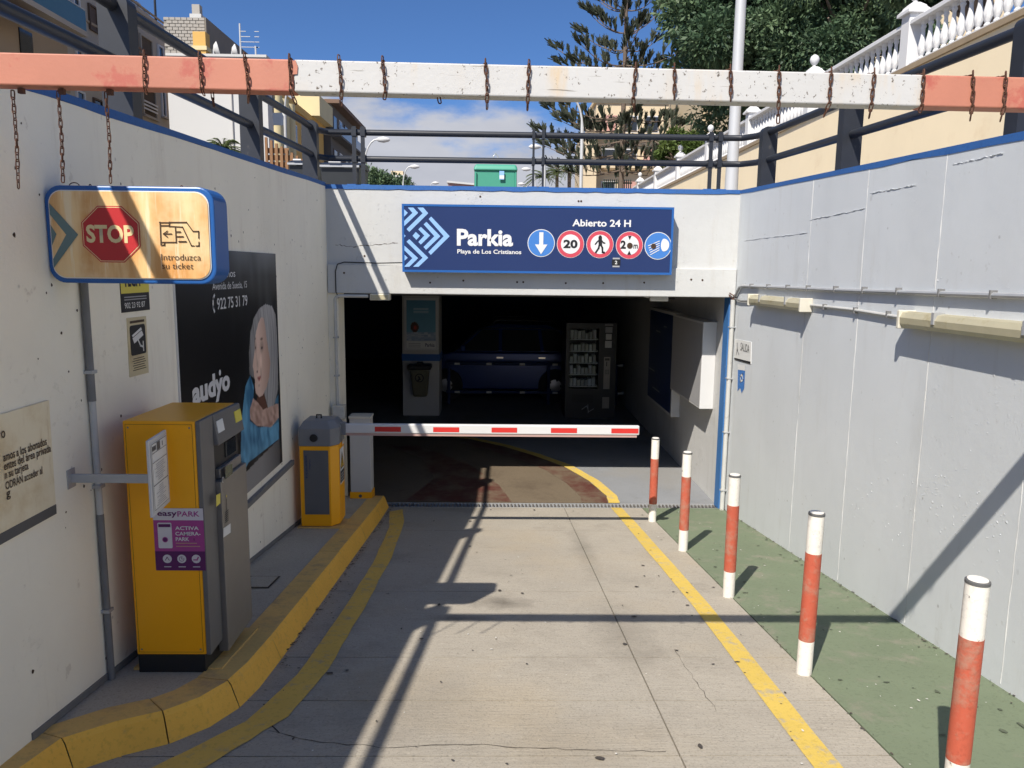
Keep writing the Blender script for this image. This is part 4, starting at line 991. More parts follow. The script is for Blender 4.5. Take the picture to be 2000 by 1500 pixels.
def ink(u, v):
    # dim bookshelves behind
    c = (.010, .010, .011)
    if u > .42:
        s = vnz(u*22, v*3+5); b = vnz(u*6, v*11)
        c = lerp3(c, (.075, .078, .082), (u-.42)*2.6*s*s*b*1.6)
    if v > .90 and u > .3: c = lerp3(c, (.16, .165, .17), (v-.90)*9*min(1, (u-.3)*3)*(.4+.6*abs(math.sin(u*9))))
    if inside(u, v, table): c = lerp3((.30, .29, .28), (.10, .10, .10), (u-.72)*4)
    if inside(u, v, jack) or inside(u, v, sleeve):
        f = vnz(u*30+v*14, v*10-u*22); g = vnz(u*80, v*50)
        c = lerp3((.025, .11, .22), (.16, .42, .62), -.1+1.0*f+.25*g)
        if inside(u, v, sleeve): c = lerp3(c, (.03, .07, .10), .55)
    if inside(u, v, neck): c = lerp3((.13, .062, .042), (.24, .12, .085), (v-.25)*2)
    inf = inside(u, v, face)
    if inside(u, v, hair) and not inf:
        s = (u-fu0)/(fu1-fu0); f = vnz((u+.03*math.sin(v*8))*150, v*5)
        c = lerp3((.16, .155, .15), (.72, .70, .68), .25+.45*f-.35*abs(s-.9)+.25*(v-.6))
    if inf:
        s = (u-fu0)/(fu1-fu0); q = (v-fv0)/(fv1-fv0)
        c = lerp3((.86, .62, .50), (.38, .22, .16), .06+max(0, s-.35)*1.15+max(0, .30-s)*.8+.35*max(0, .3-q)+.25*max(0, q-.8))
        for ec, ru in ((eye1, .017), (eye2, .010)):
            d = ell(u, v, (ec[0], ec[1]+.006), ru*1.7, .034)
            if d < 1: c = lerp3(mul3(c, .62), c, d)
            d = ell(u, v, ec, ru, .0085)
            if d < 1: c = lerp3((.05, .035, .03), c, d)
            d = ell(u, v, (ec[0], ec[1]+.040), ru*1.3, .007)
            if d < 1: c = lerp3((.16, .105, .08), c, d)
        d = ell(u, v, (nose[0]-.002, nose[1]+.02), .008, .055)
        if d < 1: c = lerp3((.66, .46, .37), c, d)
        d = ell(u, v, (nose[0]+.012, nose[1]-.004), .007, .030)
        if d < 1: c = lerp3(mul3(c, .6), c, d)
        d = ell(u, v, (nose[0]+.002, nose[1]-.034), .012, .007)
        if d < 1: c = lerp3((.15, .07, .05), c, d)
        d = ell(u, v-abs(u-mouth[0]-.005)*.35, (mouth[0]+.005, mouth[1]), .026, .012)
        if d < 1: c = lerp3((.50, .17, .15), c, d*d)
        d = ell(u, v-abs(u-mouth[0]-.005)*.35, (mouth[0]+.005, mouth[1]+.001), .023, .003)
        if d < 1: c = lerp3((.12, .04, .035), c, d)
        d = ell(u, v, (mouth[0]+.030, mouth[1]+.020), .006, .035)
        if d < 1: c = lerp3(mul3(c, .62), c, d)
        d = ell(u, v, (mouth[0]+.034, mouth[1]+.075), .020, .038)
        if d < 1: c = lerp3(mul3(c, 1.25), c, d)
        d = ell(u, v, (mouth[0], mouth[1]-.028), .014, .008)
        if d < 1: c = lerp3(mul3(c, .7), c, d)
    if inside(u, v, hand):
        f = vnz(u*40+v*20, v*45); c = lerp3((.34, .19, .14), (.70, .48, .38), f)
    return c
PAD = Plane((XL, ay0, az0), (0, 1, 0), (0, 0, 1))
raster(PAD, 'printed_picture', AW, AH, 300, 230, ink, ad, .0095)
def atext(body, cx0, cx1, cyb0, cyt, bold, cyb1=None, mat='sign_white'):
    a = lw(220+cx0/3.191, 540+cyb0/3.191); b = lw(220+cx1/3.191, 540+(cyb1 if cyb1 else cyb0)/3.191); c = lw(220+cx0/3.191, 540+cyt/3.191)
    return PLW.text('lettering', body, a[0], b[0], a[1], c[1], mat, ad, .0115, bold)
ya = lw(372, 784); yb = lw(446, 755)
PLW.text('lettering', 'audyo', lw(371, 760)[0], lw(446, 755)[0], lw(410, 790)[1], lw(410, 731)[1], 'sign_white', ad, .0115, .045)
c = lw(426, 729); PLW.disc('lettering', c[0], c[1]+.004, .019, 'sign_white', ad, .0115, 14)
PLW.text('lettering', '922 75 31 79', lw(420, 590)[0], lw(480, 590)[0], lw(450, 601)[1], lw(450, 579)[1], 'sign_white', ad, .0115, .01)
PLW.polys('phone_icon', stroke([lw(415, 577), lw(412.5, 583), lw(412.5, 600), lw(415, 608)], .018), 'sign_white', ad, .0115)
PLW.text('lettering', 'Avenida de Suecia, 15', lw(411, 560)[0], lw(479, 560)[0], lw(450, 566)[1], lw(450, 550)[1], 'sign_white', ad, .0115, .004)
PLW.text('lettering', 'nos', lw(440, 536)[0], lw(456, 536)[0], lw(450, 541)[1], lw(450, 531)[1], 'sign_white', ad, .0115, .004)
PLW.text('lettering', 'vivos', lw(424, 795)[0], lw(449, 795)[0], lw(440, 798)[1], lw(440, 790)[1], 'sign_white', ad, .0115, .0)
# security stickers
s1 = thing('security_notice', 'yellow and black alarm company sticker under the stop sign', 'notice', (XL, 3.75, 1.36))
PLW.slab('plate', [(3.605, 1.357), (3.895, 1.357), (3.895, 1.60), (3.605, 1.60)], 'print_black', s1, .0, .003); PLW.rect('yellow_field', 3.605, 3.895, 1.445, 1.60, 'print_yellow', s1, .0045)
PLW.text('lettering', 'TECH', 3.63, 3.80, 1.475, 1.535, 'print_black', s1, .006, .04); PLW.text('lettering', '902 23 92 87', 3.63, 3.84, 1.375, 1.402, 'paper', s1, .0055, .01)
for b in (1.413, 1.425): PLW.rect('text_line', 3.63, 3.86, b, b+.005, 'print_grey', s1, .0055)
s2 = thing('camera_notice', 'cream surveillance notice with a black camera pictogram on the left wall', 'notice', (XL, 3.74, 1.05))
PLW.slab('plate', [(3.642, 1.05), (3.842, 1.046), (3.848, 1.328), (3.650, 1.330)], 'cream_print', s2, .0, .003)
PLW.slab('pictogram_field', rrect(3.668, 3.825, 1.148, 1.292, .014, 3), 'print_black', s2, .0035, .005)
PLW.polys('pictogram', [[(3.685, 1.232), (3.785, 1.262), (3.80, 1.238), (3.70, 1.205)], [(3.682, 1.246), (3.778, 1.278), (3.787, 1.266), (3.688, 1.236)]]+stroke([(3.745, 1.215), (3.762, 1.190), (3.79, 1.182)], .010)+stroke([(3.793, 1.205), (3.793, 1.165)], .010), 'paper', s2, .0065)
for k in range(6): PLW.rect('text_line', 3.675+.01*(k % 2), 3.815-.008*(k % 3), 1.075+.011*k, 1.079+.011*k, 'print_brown', s2, .0045)
PLW.rect('text_line', 3.672, 3.822, 1.302, 1.314, 'print_brown', s2, .0045)
# big cream notice cut by the picture edge
nb_ = thing('information_board', 'stained cream notice board with dark lower edge at the left picture edge', 'notice', (XL, 2.4, .64))
PLW.slab('board', [(1.75, .643), (2.955, .643), (2.965, 1.056), (1.75, 1.056)], 'board_face', nb_, .0, .010)
PLW.slab('lower_edge', [(1.75, .605), (2.953, .605), (2.955, .6425), (1.75, .6425)], 'print_dark', nb_, .0, .012)
for body, px0, px1, pyb, pyt in (('o', 0, 8, 853, 838), ('amos a los abonados', 0, 88, 868, 852), ('entes del área privada', 0, 95, 886, 866), ('n su tarjeta', 0, 48, 922, 902), ('ODRÁN acceder al', 0, 75, 926, 907), ('g', 0, 8, 977, 960)):
    y0 = lw(px0, 900)[0]; y1 = lw(px1, 900)[0]
    pc = (px0+px1)/2; z0, z1 = lw(px1, pyb)[1], lw(px1, pyt)[1]
    PLW.text('lettering', body, y0, y1, z0, z1, 'print_brown', nb_, .0125, .012)
# conduits
cd = thing('conduit', 'vertical grey conduit on the left wall beside the ticket machine', 'pipe', (XL, 3.265, -.26))
def vt(name, x, y, z0, z1, r, mat, par): return MB().tube([(x, y, z0), (x, y, z1)], r, 10).build(name, m_[mat], par, True)
vt('lower_pipe', XL+.017, 3.265, rz(3.265)+KH, .50, .0155, 'conduit_dark', cd); vt('middle_pipe', XL+.017, 3.265, .501, 1.0, .0145, 'conduit_pale', cd); vt('upper_pipe', XL+.017, 3.265, 1.001, 1.60, .0165, 'conduit_dark', cd)
for z in (.05, .62, 1.12): MB().box(XL, XL+.037, 3.245, 3.285, z, z+.014).build('clip', m_['galv'], cd)
dk = thing('cable_duct', 'grey horizontal duct running under the black advertisement', 'duct', (XL, 5.4, -.075))
MB().box(XL, XL+.03, 3.9, 6.40, -.087, -.047).build('duct', m_['conduit_dark'], dk, bevel=.003)
pl = thing('conduit', 'pale bent conduit round the upper left corner of the opening', 'pipe', (-1.60, 7.94, .12))
mb = MB(); arc = [(-1.61+.05*math.cos(R(a))-.0, 7.955, 1.235+.05*math.sin(R(a))) for a in range(180, 89, -15)]
mb.tube([(-1.66, 7.955, .13)]+[(-1.66, 7.955, 1.20)]+[(p[0], p[1], p[2]) for p in arc]+[(-1.32, 7.955, 1.285)], .017, 8).build('pipe', m_['conduit_pale'], pl, True)
for z in (.45, .85): MB().box(-1.685, -1.635, 7.935, 7.999, z, z+.015).build('clip', m_['galv'], pl)
jb = thing('junction_box', 'pale junction box at the foot of the bent conduit by the barrier', 'box', (-1.66, 7.93, .02)); MB().box(-1.705, -1.575, 7.90, 7.998, .01, .15).build('box', m_['lamp_base'], jb, bevel=.006); MB().box(-1.695, -1.585, 7.892, 7.8995, .02, .14).build('lid', m_['conduit_pale'], jb)
fl = thing('floodlight_box', 'pale yellowed lamp box hanging under the left end of the lintel', 'lamp', (-1.2, 7.99, 1.25)); MB().box(-1.30, -1.10, 7.93, 8.06, 1.245, 1.311).build('box', m_['lamp_base'], fl, bevel=.006); MB().box(-1.29, -1.11, 7.926, 7.9295, 1.253, 1.300).build('cover', m_['lamp_plastic'], fl)
cb = thing('cable', 'thin black cable looping from the corner to the long blue sign', 'cable', (-1.7, 7.95, 1.3))
pth = [atY(x, y, 7.955) for x, y in ((662, 582), (656, 570), (655, 530), (659, 516), (672, 512), (740, 514), (787, 513))]
MB().tube(pth, .006, 6).build('wire', m_['cable'], cb, True)

# ================================================================== ON THE RIGHT WALL
RX = XR
def strip_lamp(y0, y1, z0, z1, label):
    t = thing('strip_light', label, 'lamp', (RX-.05, (y0+y1)/2, z0-.06), 'yellowed strip lights on the grey wall')
    def prof(y, z, pr): return [(RX-d, y, z+h) for d, h in pr]
    base = [(.0, -.045), (.045, -.045), (.045, .045), (.0, .045)]; cov = [(.046, -.05), (.075, -.048), (.095, -.025), (.098, .01), (.082, .04), (.046, .048)]
    for nm, pr, mat in (('back', base, 'lamp_base'), ('cover', cov, 'lamp_plastic')):
        a = prof(y0, z0, pr); b = prof(y1, z1, pr); n = len(a)
        MB().add(a+b, [tuple(range(n)), tuple(range(n, 2*n))[::-1]]+[(i, n+i, n+(i+1) % n, (i+1) % n) for i in range(n)]).build(nm, m_[mat], t)
    for y, z in ((y0, z0), (y1, z1)): MB().box(RX-.102, RX, y-.014, y+.014, z-.056, z+.053).build('end_cap', m_['lamp_base'], t, bevel=.005)
    for k in (.25, .75):
        y = y0+(y1-y0)*k; z = z0+(z1-z0)*k; MB().box(RX-.104, RX-.04, y-.012, y+.012, z-.01, z+.055).build('clip', m_['galv'], t)
strip_lamp(6.02, 7.28, 1.325, 1.318, 'far yellowed strip light beside the garage opening'); strip_lamp(3.05, 4.52, 1.322, 1.312, 'near yellowed strip light running out of the right picture edge')
cu = thing('conduit', 'upper grey conduit clipped along the right wall', 'pipe', (RX, 5.5, 1.44))
MB().tube([(RX-.02, 7.98, 1.315), (RX-.02, 7.93, 1.33), (RX-.02, 7.80, 1.425), (RX-.02, 7.70, 1.437), (RX-.02, 5.5, 1.455), (RX-.02, 3.4, 1.482), (RX-.02, .5, 1.51)], .0145, 8).build('pipe', m_['galv'], cu, True)
for px in (1467, 1500, 1538, 1578, 1632, 1688, 1755, 1838, 1940):
    p = atX(px, 565, RX-.02); z = 1.437+(7.7-p.y)*.0105; MB().box(RX-.037, RX, p.y-.006, p.y+.006, z-.018, z+.024).build('clip', m_['conduit_dark'], cu)
cl_ = thing('conduit', 'lower white conduit joining the two strip lights', 'pipe', (RX, 5.2, 1.31))
MB().tube([(RX-.016, 6.0, 1.325), (RX-.016, 5.3, 1.327), (RX-.016, 4.53, 1.312)], .011, 8).build('pipe', m_['conduit_pale'], cl_, True)
for y in (5.75, 5.25, 4.8): MB().box(RX-.03, RX, y-.007, y+.007, 1.305, 1.345).build('clip', m_['conduit_dark'], cl_)
MB().tube([(RX-.016, 7.28, 1.315), (RX-.016, 7.5, 1.295), (RX-.016, 7.75, 1.285), (RX-.02, 7.93, 1.30)], .009, 8).build('feed', m_['conduit_dark'], cl_, True)
dp = thing('drainpipe', 'grey vertical pipe clipped beside the blue door edge', 'pipe', (2.43, 7.97, rz(7.97)))
MB().tube([(2.445, 7.945, rz(7.95)+.003), (2.445, 7.945, 1.29)], .024, 12).build('pipe', m_['conduit_pale'], dp, True)
for px, py in ((1424, 640), (1420, 740), (1418, 845), (1412, 958)):
    z = atY(px, py, 7.95).z; MB().box(2.415, 2.479, 7.918, 7.972, z, z+.012).build('clip', m_['galv'], dp)
mb = MB()
for k in range(7): a = random.uniform(0, 6); mb.tube([(2.44, 7.95, 1.28), (2.44+.03*math.cos(a), 7.93, 1.31+.02*math.sin(a)), (2.44+.05*math.cos(a+1), 7.95, 1.33+.03*math.sin(a))], .006, 5)
mb.build('loose_wires', m_['rust'], dp)
PR = Plane((RX, 0, 0), (0, -1, 0), (0, 0, 1))
def rw(px, py): p = atX(px, py, RX); return (-p.y, p.z)
ex = thing('exit_notice', 'small white exit sign reading SALIDA on the grey wall', 'sign', (RX, 7.65, .69))
PR.slab('plate', [rw(1435, 702), rw(1467, 711), rw(1468, 668), rw(1436, 662)], 'paper', ex, 0, .004); PR.poly('black_edge', [rw(1435, 702), rw(1467, 711), rw(1467, 706.5), rw(1435, 698.5)], 'print_black', ex, .0055)
a, b = rw(1447, 688), rw(1465, 678); PR.text('lettering', 'SALIDA', a[0], b[0], a[1]+.02, b[1]+.02, 'print_dark', ex, .0065, .0)
PR.polys('walker', stroke([rw(1441, 672), rw(1441, 683)], .03)+stroke([rw(1441, 683), rw(1439, 692)], .02)+stroke([rw(1441, 683), rw(1444, 692)], .02), 'print_grey', ex, .006)
bs = thing('torn_sticker', 'torn blue sticker under the exit sign', 'sticker', (RX, 7.65, .4))
PR.poly('sticker', [rw(1441, 764), rw(1446, 757), rw(1449, 768), rw(1454, 758), rw(1456, 716), rw(1442, 715)], 'sign_blue', bs, .003)
PR.poly('torn_edge', [rw(1442, 722), rw(1456, 724), rw(1456, 713), rw(1441, 711)], 'paper', bs, .004)
PR.polys('mark', stroke([rw(1447, 735), rw(1451, 731), rw(1452, 742), rw(1447, 745), rw(1447, 735)], .02), 'paper', bs, .005)

# ================================================================== INSIDE THE GARAGE
lb = thing('light_box', 'white box sign sticking out of the inner right wall', 'sign', (2.38, 9.0, .04))
MB().box(2.30, 2.4545, 8.50, 9.98, .037, 1.02).build('case', m_['window_frame'], lb, bevel=.006); Plane((2.30, 0, 0), (0, -1, 0), (0, 0, 1)).rect('face', -9.95, -8.53, .06, .995, 'print_grey', lb, .003)
pb = thing('poster_case', 'dark poster case on the inner right wall beyond the white box', 'sign', (2.38, 10.8, -.4))
MB().box(2.34, 2.4545, 10.06, 11.7, -.36, 1.03).build('case', m_['window_frame'], pb, bevel=.006); fp = Plane((2.34, 0, 0), (0, -1, 0), (0, 0, 1)); fp.rect('face', -11.66, -10.10, -.32, .99, 'sign_navy', pb, .003)
mb = [(-10.5, .8, .2), (-10.9, .7, .3), (-11.2, .1, .4), (-10.8, -.15, .5)]
for a, b, w in mb: fp.rect('print', a-w, a, b, b+.02, 'print_grey', pb, .004)
CZ = ZG
col_ = thing('column', 'pale square column with a framed poster and a litter bin', 'column', (-1.31, 13.6, CZ))
MB().box(-1.63, -.99, 13.28, 13.9, CZ, 1.199).build('shaft', m_['column_grey'], col_, bevel=.01); MB().box(-1.64, -.98, 13.27, 13.91, -.02, .10).build('blue_ring', m_['sign_edge'], col_)
PP = Plane((-1.59, 13.28, .17), (1, 0, 0), (0, 0, 1))
po = thing('framed_poster', 'framed pale blue poster on the column inside', 'poster', (-1.3, 13.27, .17))
PP.slab('frame', [(0, 0), (.58, 0), (.58, .90), (0, .90)], 'window_frame', po, .0, .02)
def ink2(u, v):
    c = lerp3((.20, .42, .55), (.10, .26, .38), v)
    if .25 < u < .75 and .66 < v < .82: c = lerp3(c, (.7, .8, .85), .5*(.5+.5*math.sin(v*90)))
    if ell(u, v, (.28, .34), .14, .13) < 1: c = (.10, .05, .04)
    if ell(u, v, (.30, .33), .05, .05) < 1: c = (.45, .08, .06)
    if v < .22: c = lerp3((.55, .60, .66), (.25, .35, .5), hsh(round(u*9), round(v*30)))
    return c
raster(PP.__class__(PP.p(.04, .16), PP.u, PP.v), 'printed_picture', .50, .70, 40, 50, ink2, po, .022)
PP.rect('caption', .04, .54, .03, .155, 'paper', po, .021); PP.text('lettering', 'Parkia', .36, .52, .06, .12, 'print_navy', po, .0225, .01)
for k in range(3): PP.rect('text_line', .07, .28, .05+.03*k, .06+.03*k, 'print_grey', po, .0225)
lb2 = thing('litter_bin', 'olive litter bin with black lid hung on the column', 'bin', (-1.3, 13.15, -.65))
MB().hexa([(-1.43, 13.08, -.62), (-1.19, 13.08, -.62), (-1.19, 13.26, -.62), (-1.43, 13.26, -.62), (-1.47, 13.0, -.14), (-1.15, 13.0, -.14), (-1.15, 13.26, -.14), (-1.47, 13.26, -.14)]).build('body', m_['bin_olive'], lb2, bevel=.03)
MB().box(-1.51, -1.11, 12.96, 13.265, -.139, -.06).build('lid', m_['machine_black'], lb2, bevel=.02); MB().box(-1.36, -1.26, 12.99, 13.2, -.059, -.02).build('knob', m_['machine_black'], lb2, bevel=.01)
pn = Plane((0, 13.02, 0), (1, 0, 0), (0, 0, 1)); pn.disc('emblem', -1.31, -.28, .075, 'print_black', lb2, .02, 20); pn.disc('emblem', -1.31, -.28, .06, 'bin_olive', lb2, .022, 20); pn.polys('emblem', stroke([(-1.32, -.26), (-1.30, -.30), (-1.33, -.32)], .025), 'print_black', lb2, .024)
# vending machine
VX0, VX1, VY = 1.20, 2.07, 13.15
vm = thing('vending_machine', 'black vending machine with glass front at the back of the garage', 'vending machine', ((VX0+VX1)/2, VY+.4, CZ))
VT = CZ+1.66
MB().box(VX0, VX0+.06, VY, VY+.8, CZ, VT).box(VX1-.30, VX1, VY, VY+.8, CZ, VT).box(VX0+.06, VX1-.30, VY, VY+.8, CZ, CZ+.52).box(VX0+.06, VX1-.30, VY, VY+.8, VT-.09, VT).box(VX0+.06, VX1-.30, VY+.5, VY+.8, CZ+.52, VT-.09).build('cabinet', m_['vending'], vm)
for k in range(5):
    z = CZ+.545+k*.205; sh_ = MB().box(VX0+.065, VX1-.305, VY+.08, VY+.495, z, z+.016).build('shelf', m_['paper'], vm)
    for j in range(7):
        x = VX0+.085+.066*j; hh = random.uniform(.09, .15); o = MB().box(x, x+.05, VY+.12, VY+.3, z+.0165, z+.0165+hh).build('snack_packet', m_[random.choice(('paper', 'paper', 'lamp_base', 'column_grey', 'lamp_glass', 'conduit_pale', 'lilac'))], sh_)
MB().box(VX0+.062, VX1-.302, VY+.02, VY+.026, CZ+.525, VT-.095).build('window', m_['pane'], vm)
pv = Plane((0, VY, 0), (1, 0, 0), (0, 0, 1))
for a0, a1, b0, b1, mt in ((1.86, 2.0, 1.62, 1.65, 'print_grey'), (1.87, 1.99, 1.50, 1.60, 'print_grey'), (1.88, 1.98, 1.38, 1.48, 'paper'), (1.87, 1.985, 1.24, 1.36, 'paper'), (1.86, 1.97, .52, 1.08, 'steel'), (1.85, 1.97, .18, .38, 'steel')):
    q = pv.rect('control_panel', a0, a1, CZ+b0, CZ+b1, mt, vm, .004)
    if b1-b0 > .4:
        for kk in range(3):
            for jj in range(3): pv.rect('key', a0+.02+.026*jj, a0+.038+.026*jj, CZ+.78+.03*kk, CZ+.80+.03*kk, 'print_dark', q, .006)
        pv.rect('slot', a0+.04, a0+.055, CZ+.92, CZ+1.0, 'print_black', q, .006); pv.rect('display', a0+.015, a1-.015, CZ+1.02, CZ+1.06, 'glass_dark', q, .006)
pv.polys('emblem', stroke([(1.50, CZ+.16), (1.58, CZ+.22), (1.62, CZ+.12), (1.70, CZ+.17)], .012)+stroke([(1.60, CZ+.24), (1.61, CZ+.10)], .012), 'print_grey', vm, .004)
pv.rect('flap', VX0+.12, VX1-.38, CZ+.28, CZ+.42, 'machine_black', vm, .004)
# guard rail with white tape before the cars
gr = thing('guard_rail', 'two dark guard rails with white tape marks before the blue car', 'rail', (.9, 14.55, CZ))
for py in (711, 766):
    z = atY(1000, py, 14.5).z; rl = MB().tube([(-.95, 14.5, z), (2.44, 14.5, z)], .03, 8).build('rail', m_['garage_blue'], gr, True)
    for px in (893, 955, 1020, 1084, 1211):
        p = atY(px, py, 14.5); MB().box(p.x-.05, p.x+.05, 14.462, 14.54, z-.018, z+.018).build('tape', m_['paper'], rl)
for x in (-.9, 1.0, 2.3): MB().tube([(x, 14.5, CZ), (x, 14.5, atY(1000, 711, 14.5).z)], .03, 8).build('post', m_['garage_blue'], gr)
# parked cars
def car(label, ox, oy, z0, paint, L=4.25, roof=1.55, k_=1.0):
    t = thing('parked_car', label, 'car', (ox, oy, z0))
    s = L/4.25
    prof = [(-.05, .35), (.0, .72), (.25, .86), (.95, .98), (1.55, roof-.10), (2.0, roof), (3.2, roof-.02), (3.75, roof-.18), (4.12, 1.02), (4.22, .85), (4.25, .40), (4.1, .24), (.15, .24)]
    W = .88
    def ring(k, y): return [(ox+x*s, oy+y+(0 if z < 1.0 else (k*.16*(z-1.0)/.55)), z0+z*k_) for x, z in prof]
    low = [(-.05, .35), (.0, .72), (.25, .86), (.95, .98), (4.12, .98), (4.22, .85), (4.25, .40), (4.1, .24), (.15, .24)]
    cab = [(.97, .975), (1.55, roof-.10), (2.0, roof), (3.2, roof-.02), (3.75, roof-.18), (4.10, .975)]
    for nm, pf in (('body', low), ('cabin', cab)):
        n = len(pf); a = [(ox+x*s, oy-W+(.16*(z-.975)/.55 if nm == 'cabin' else 0)+(.012 if nm == 'cabin' else 0), z0+z*k_) for x, z in pf]; b = [(p[0], 2*oy-p[1], p[2]) for p in a]
        MB().add(a+b, [tuple(range(n))[::-1], tuple(range(n, 2*n))]+[(i, (i+1) % n, n+(i+1) % n, n+i) for i in range(n)]).build(nm, m_[paint], t, bevel=.04, seg=3)
    for sd in (-1, 1):
        y = oy+sd*(W+.002); tilt = lambda z: -sd*(.16*(z-1.0)/.55 if z > 1 else 0)
        for (xa, xb, xc, xd) in ((1.12, 2.05, 2.05, 1.66), (2.13, 3.05, 2.98, 2.13), (3.13, 3.85, 3.45, 3.06)):
            zz = (1.0, 1.0, roof-.12, roof-.12); w_ = [(ox+x*s, y+tilt(z)-sd*.002, z0+z*k_) for x, z in zip((xa, xb, xc, xd), zz)]
            MB().poly(w_ if sd < 0 else w_[::-1]).build('side_window', m_['glass_dark'], t)
        tr = [(ox+x*s, y+tilt(z)+sd*.008, z0+z*k_) for x, z in ((1.02, 1.0), (1.62, roof-.10), (2.05, roof-.085), (3.1, roof-.09), (3.5, roof-.13))]
        MB().tube(tr, .008, 5).build('window_trim', m_['chrome'], t)
        MB().tube([(ox+1.9*s, oy+sd*.62, z0+k_*roof), (ox+2.0*s, oy+sd*.62, z0+k_*roof+.06), (ox+3.3*s, oy+sd*.62, z0+k_*roof+.05), (ox+3.45*s, oy+sd*.62, z0+k_*roof-.02)], .018, 6).build('roof_rail', m_['chrome'], t)
        MB().box(ox+1.15*s, ox+1.28*s, min(y, y+sd*.2), max(y, y+sd*.2), z0+k_*1.0, z0+k_*1.13).build('mirror', m_[paint], t, bevel=.03)
        for xh in (2.0, 3.0): MB().box(ox+xh*s, ox+(xh+.16)*s, min(y, y+sd*.03), max(y, y+sd*.03), z0+k_*.86, z0+k_*.89).build('door_handle', m_['chrome'], t)
        for xw in (.80, 3.40):
            wh = MB().lathe([(.20*k_, -.10), (.315*k_, -.09), (.33*k_, -.05), (.33*k_, .07), (.30*k_, .10), (.2*k_, .10)], (ox+xw*s, oy+sd*(W-.06), z0+.33*k_), 24, 'y').build('wheel', m_['tyre'], t)
            MB().lathe([(.02, -.012), (.205*k_, 0), (.02, .012)], (ox+xw*s, oy+sd*(W+.035), z0+.33*k_), 20, 'y').build('rim', m_['rim'], wh)
            for q in range(5):
                w = 2*math.pi*q/5; c_ = (ox+xw*s, oy+sd*(W+.048), z0+.33*k_); MB().box(c_[0]+.12*math.cos(w)-.02, c_[0]+.12*math.cos(w)+.02, c_[1]-.004, c_[1]+.004, c_[2]+.12*math.sin(w)-.02, c_[2]+.12*math.sin(w)+.02).build('spoke_gap', m_['tyre'], wh)
        MB().box(ox-.03, ox+.28*s, min(oy+sd*.5, oy+sd*.84), max(oy+sd*.5, oy+sd*.84), z0+k_*.62, z0+k_*.76).build('headlight', m_['lamp_glass'], t, bevel=.03)
        MB().box(ox+4.0*s, ox+4.235*s, min(oy+sd*.6, oy+sd*.86), max(oy+sd*.6, oy+sd*.86), z0+k_*.80, z0+k_*.98).build('tail_light', m_['arm_red'], t, bevel=.03)
    MB().poly([(ox+1.03*s, oy-.72, z0+k_*1.01), (ox+1.03*s, oy+.72, z0+k_*1.01), (ox+1.53*s, oy+.62, z0+k_*roof-.115), (ox+1.53*s, oy-.62, z0+k_*roof-.115)][::-1]).build('windscreen', m_['glass_dark'], t)
car('blue hatchback parked sideways behind the guard rails', -1.62, 15.6, CZ, 'car_blue', 3.45, 1.52, 1.0)
# camera under the lintel
sc_ = thing('security_camera', 'small white camera bracket under the lintel on the right', 'camera', (1.62, 8.4, 1.4))
MB().tube([(1.62, 8.42, 1.449), (1.62, 8.42, 1.30), (1.72, 8.38, 1.28)], .014, 6).build('bracket', m_['window_frame'], sc_); MB().box(1.66, 1.86, 8.33, 8.40, 1.25, 1.31).build('body', m_['window_frame'], sc_, bevel=.01)

# ================================================================== RAILINGS ON THE WALLS
RH, RM = .53, .27
def rail_post(x, y, par, w=.145, d=.10, h=.575, dz=0):
    z = ztop(y)+dz; r = .045; pr = [(x-w/2, z-.0), (x+w/2, z)] + [(x+w/2-r+r*math.cos(R(a)), z+h-r+r*math.sin(R(a))) for a in range(0, 91, 18)] + [(x-w/2+r+r*math.cos(R(a)), z+h-r+r*math.sin(R(a))) for a in range(90, 181, 18)]
    return MB().prism([(a, y-d/2, b) for a, b in pr][::-1], (0, d, 0)).build('post', m_['rail_paint'], par)
def side_rail(x, ys, label, xe, flip, dz=0):
    t = thing('railing', label, 'railing', (x, 7.7, ztop(7.7)))
    for y in ys: rail_post(x, y, t, dz=dz)
    for h in (RH, RM):
        pts_ = [(x, y, ztop(y)+h+dz) for y in (-12, -6, 0, 4, 7.6)]+[(x+flip*.02, 7.95, ztop(7.95)+h), (x+flip*.12, 8.13, ztop(8.1)+h), (xe, 8.15, ztop(8.15)+h)]
        MB().tube(pts_, .031, 10).build('rail', m_['rail_paint'], t, True)
    return t
lxp = -1.85; rxp = 2.625
side_rail(lxp, (7.88, 6.02, 3.98, 1.95, -.1, -2.1, -4.1), 'black two-rail railing with flat posts on the left wall', -1.3, 1, .022)
side_rail(rxp, (7.68, 5.9, 3.93, 1.95, 0, -2, -4), 'black two-rail railing with flat posts on the right wall', 2.3, -1)
fr_ = thing('railing', 'black two-rail railing with thin posts above the blue sign', 'railing', (.4, 8.15, 2.4))
for h in (RH, RM): MB().tube([(-1.31, 8.15, ztop(8.15)+h), (2.31, 8.15, ztop(8.15)+h)], .0305, 10).build('rail', m_['rail_paint'], fr_, True)
for px, w in ((692, .02), (709, .02), (1042, .011), (1061, .011), (1388, .019), (1406, .019)):
    x = atY(px, 300, 8.11).x; MB().box(x-w, x+w, 8.098, 8.114, 2.40, ztop(8.1)+RH+.055).build('thin_post', m_['rail_paint'], fr_)
    for h in (RH, RM): MB().box(x-w-.004, x+w+.004, 8.09, 8.19, ztop(8.1)+h-.04, ztop(8.1)+h+.04).build('clamp', m_['rail_paint'], fr_)
    MB().box(x-w-.05, x+w+.05, 8.06, 8.18, 2.4025, 2.415).build('foot_plate', m_['blue_band'], fr_)

# ================================================================== STREET BEHIND
ZS = zs(12)
GX_ = 970.8; GY_ = 524.7                    # where level lines along the ramp vanish in the photo
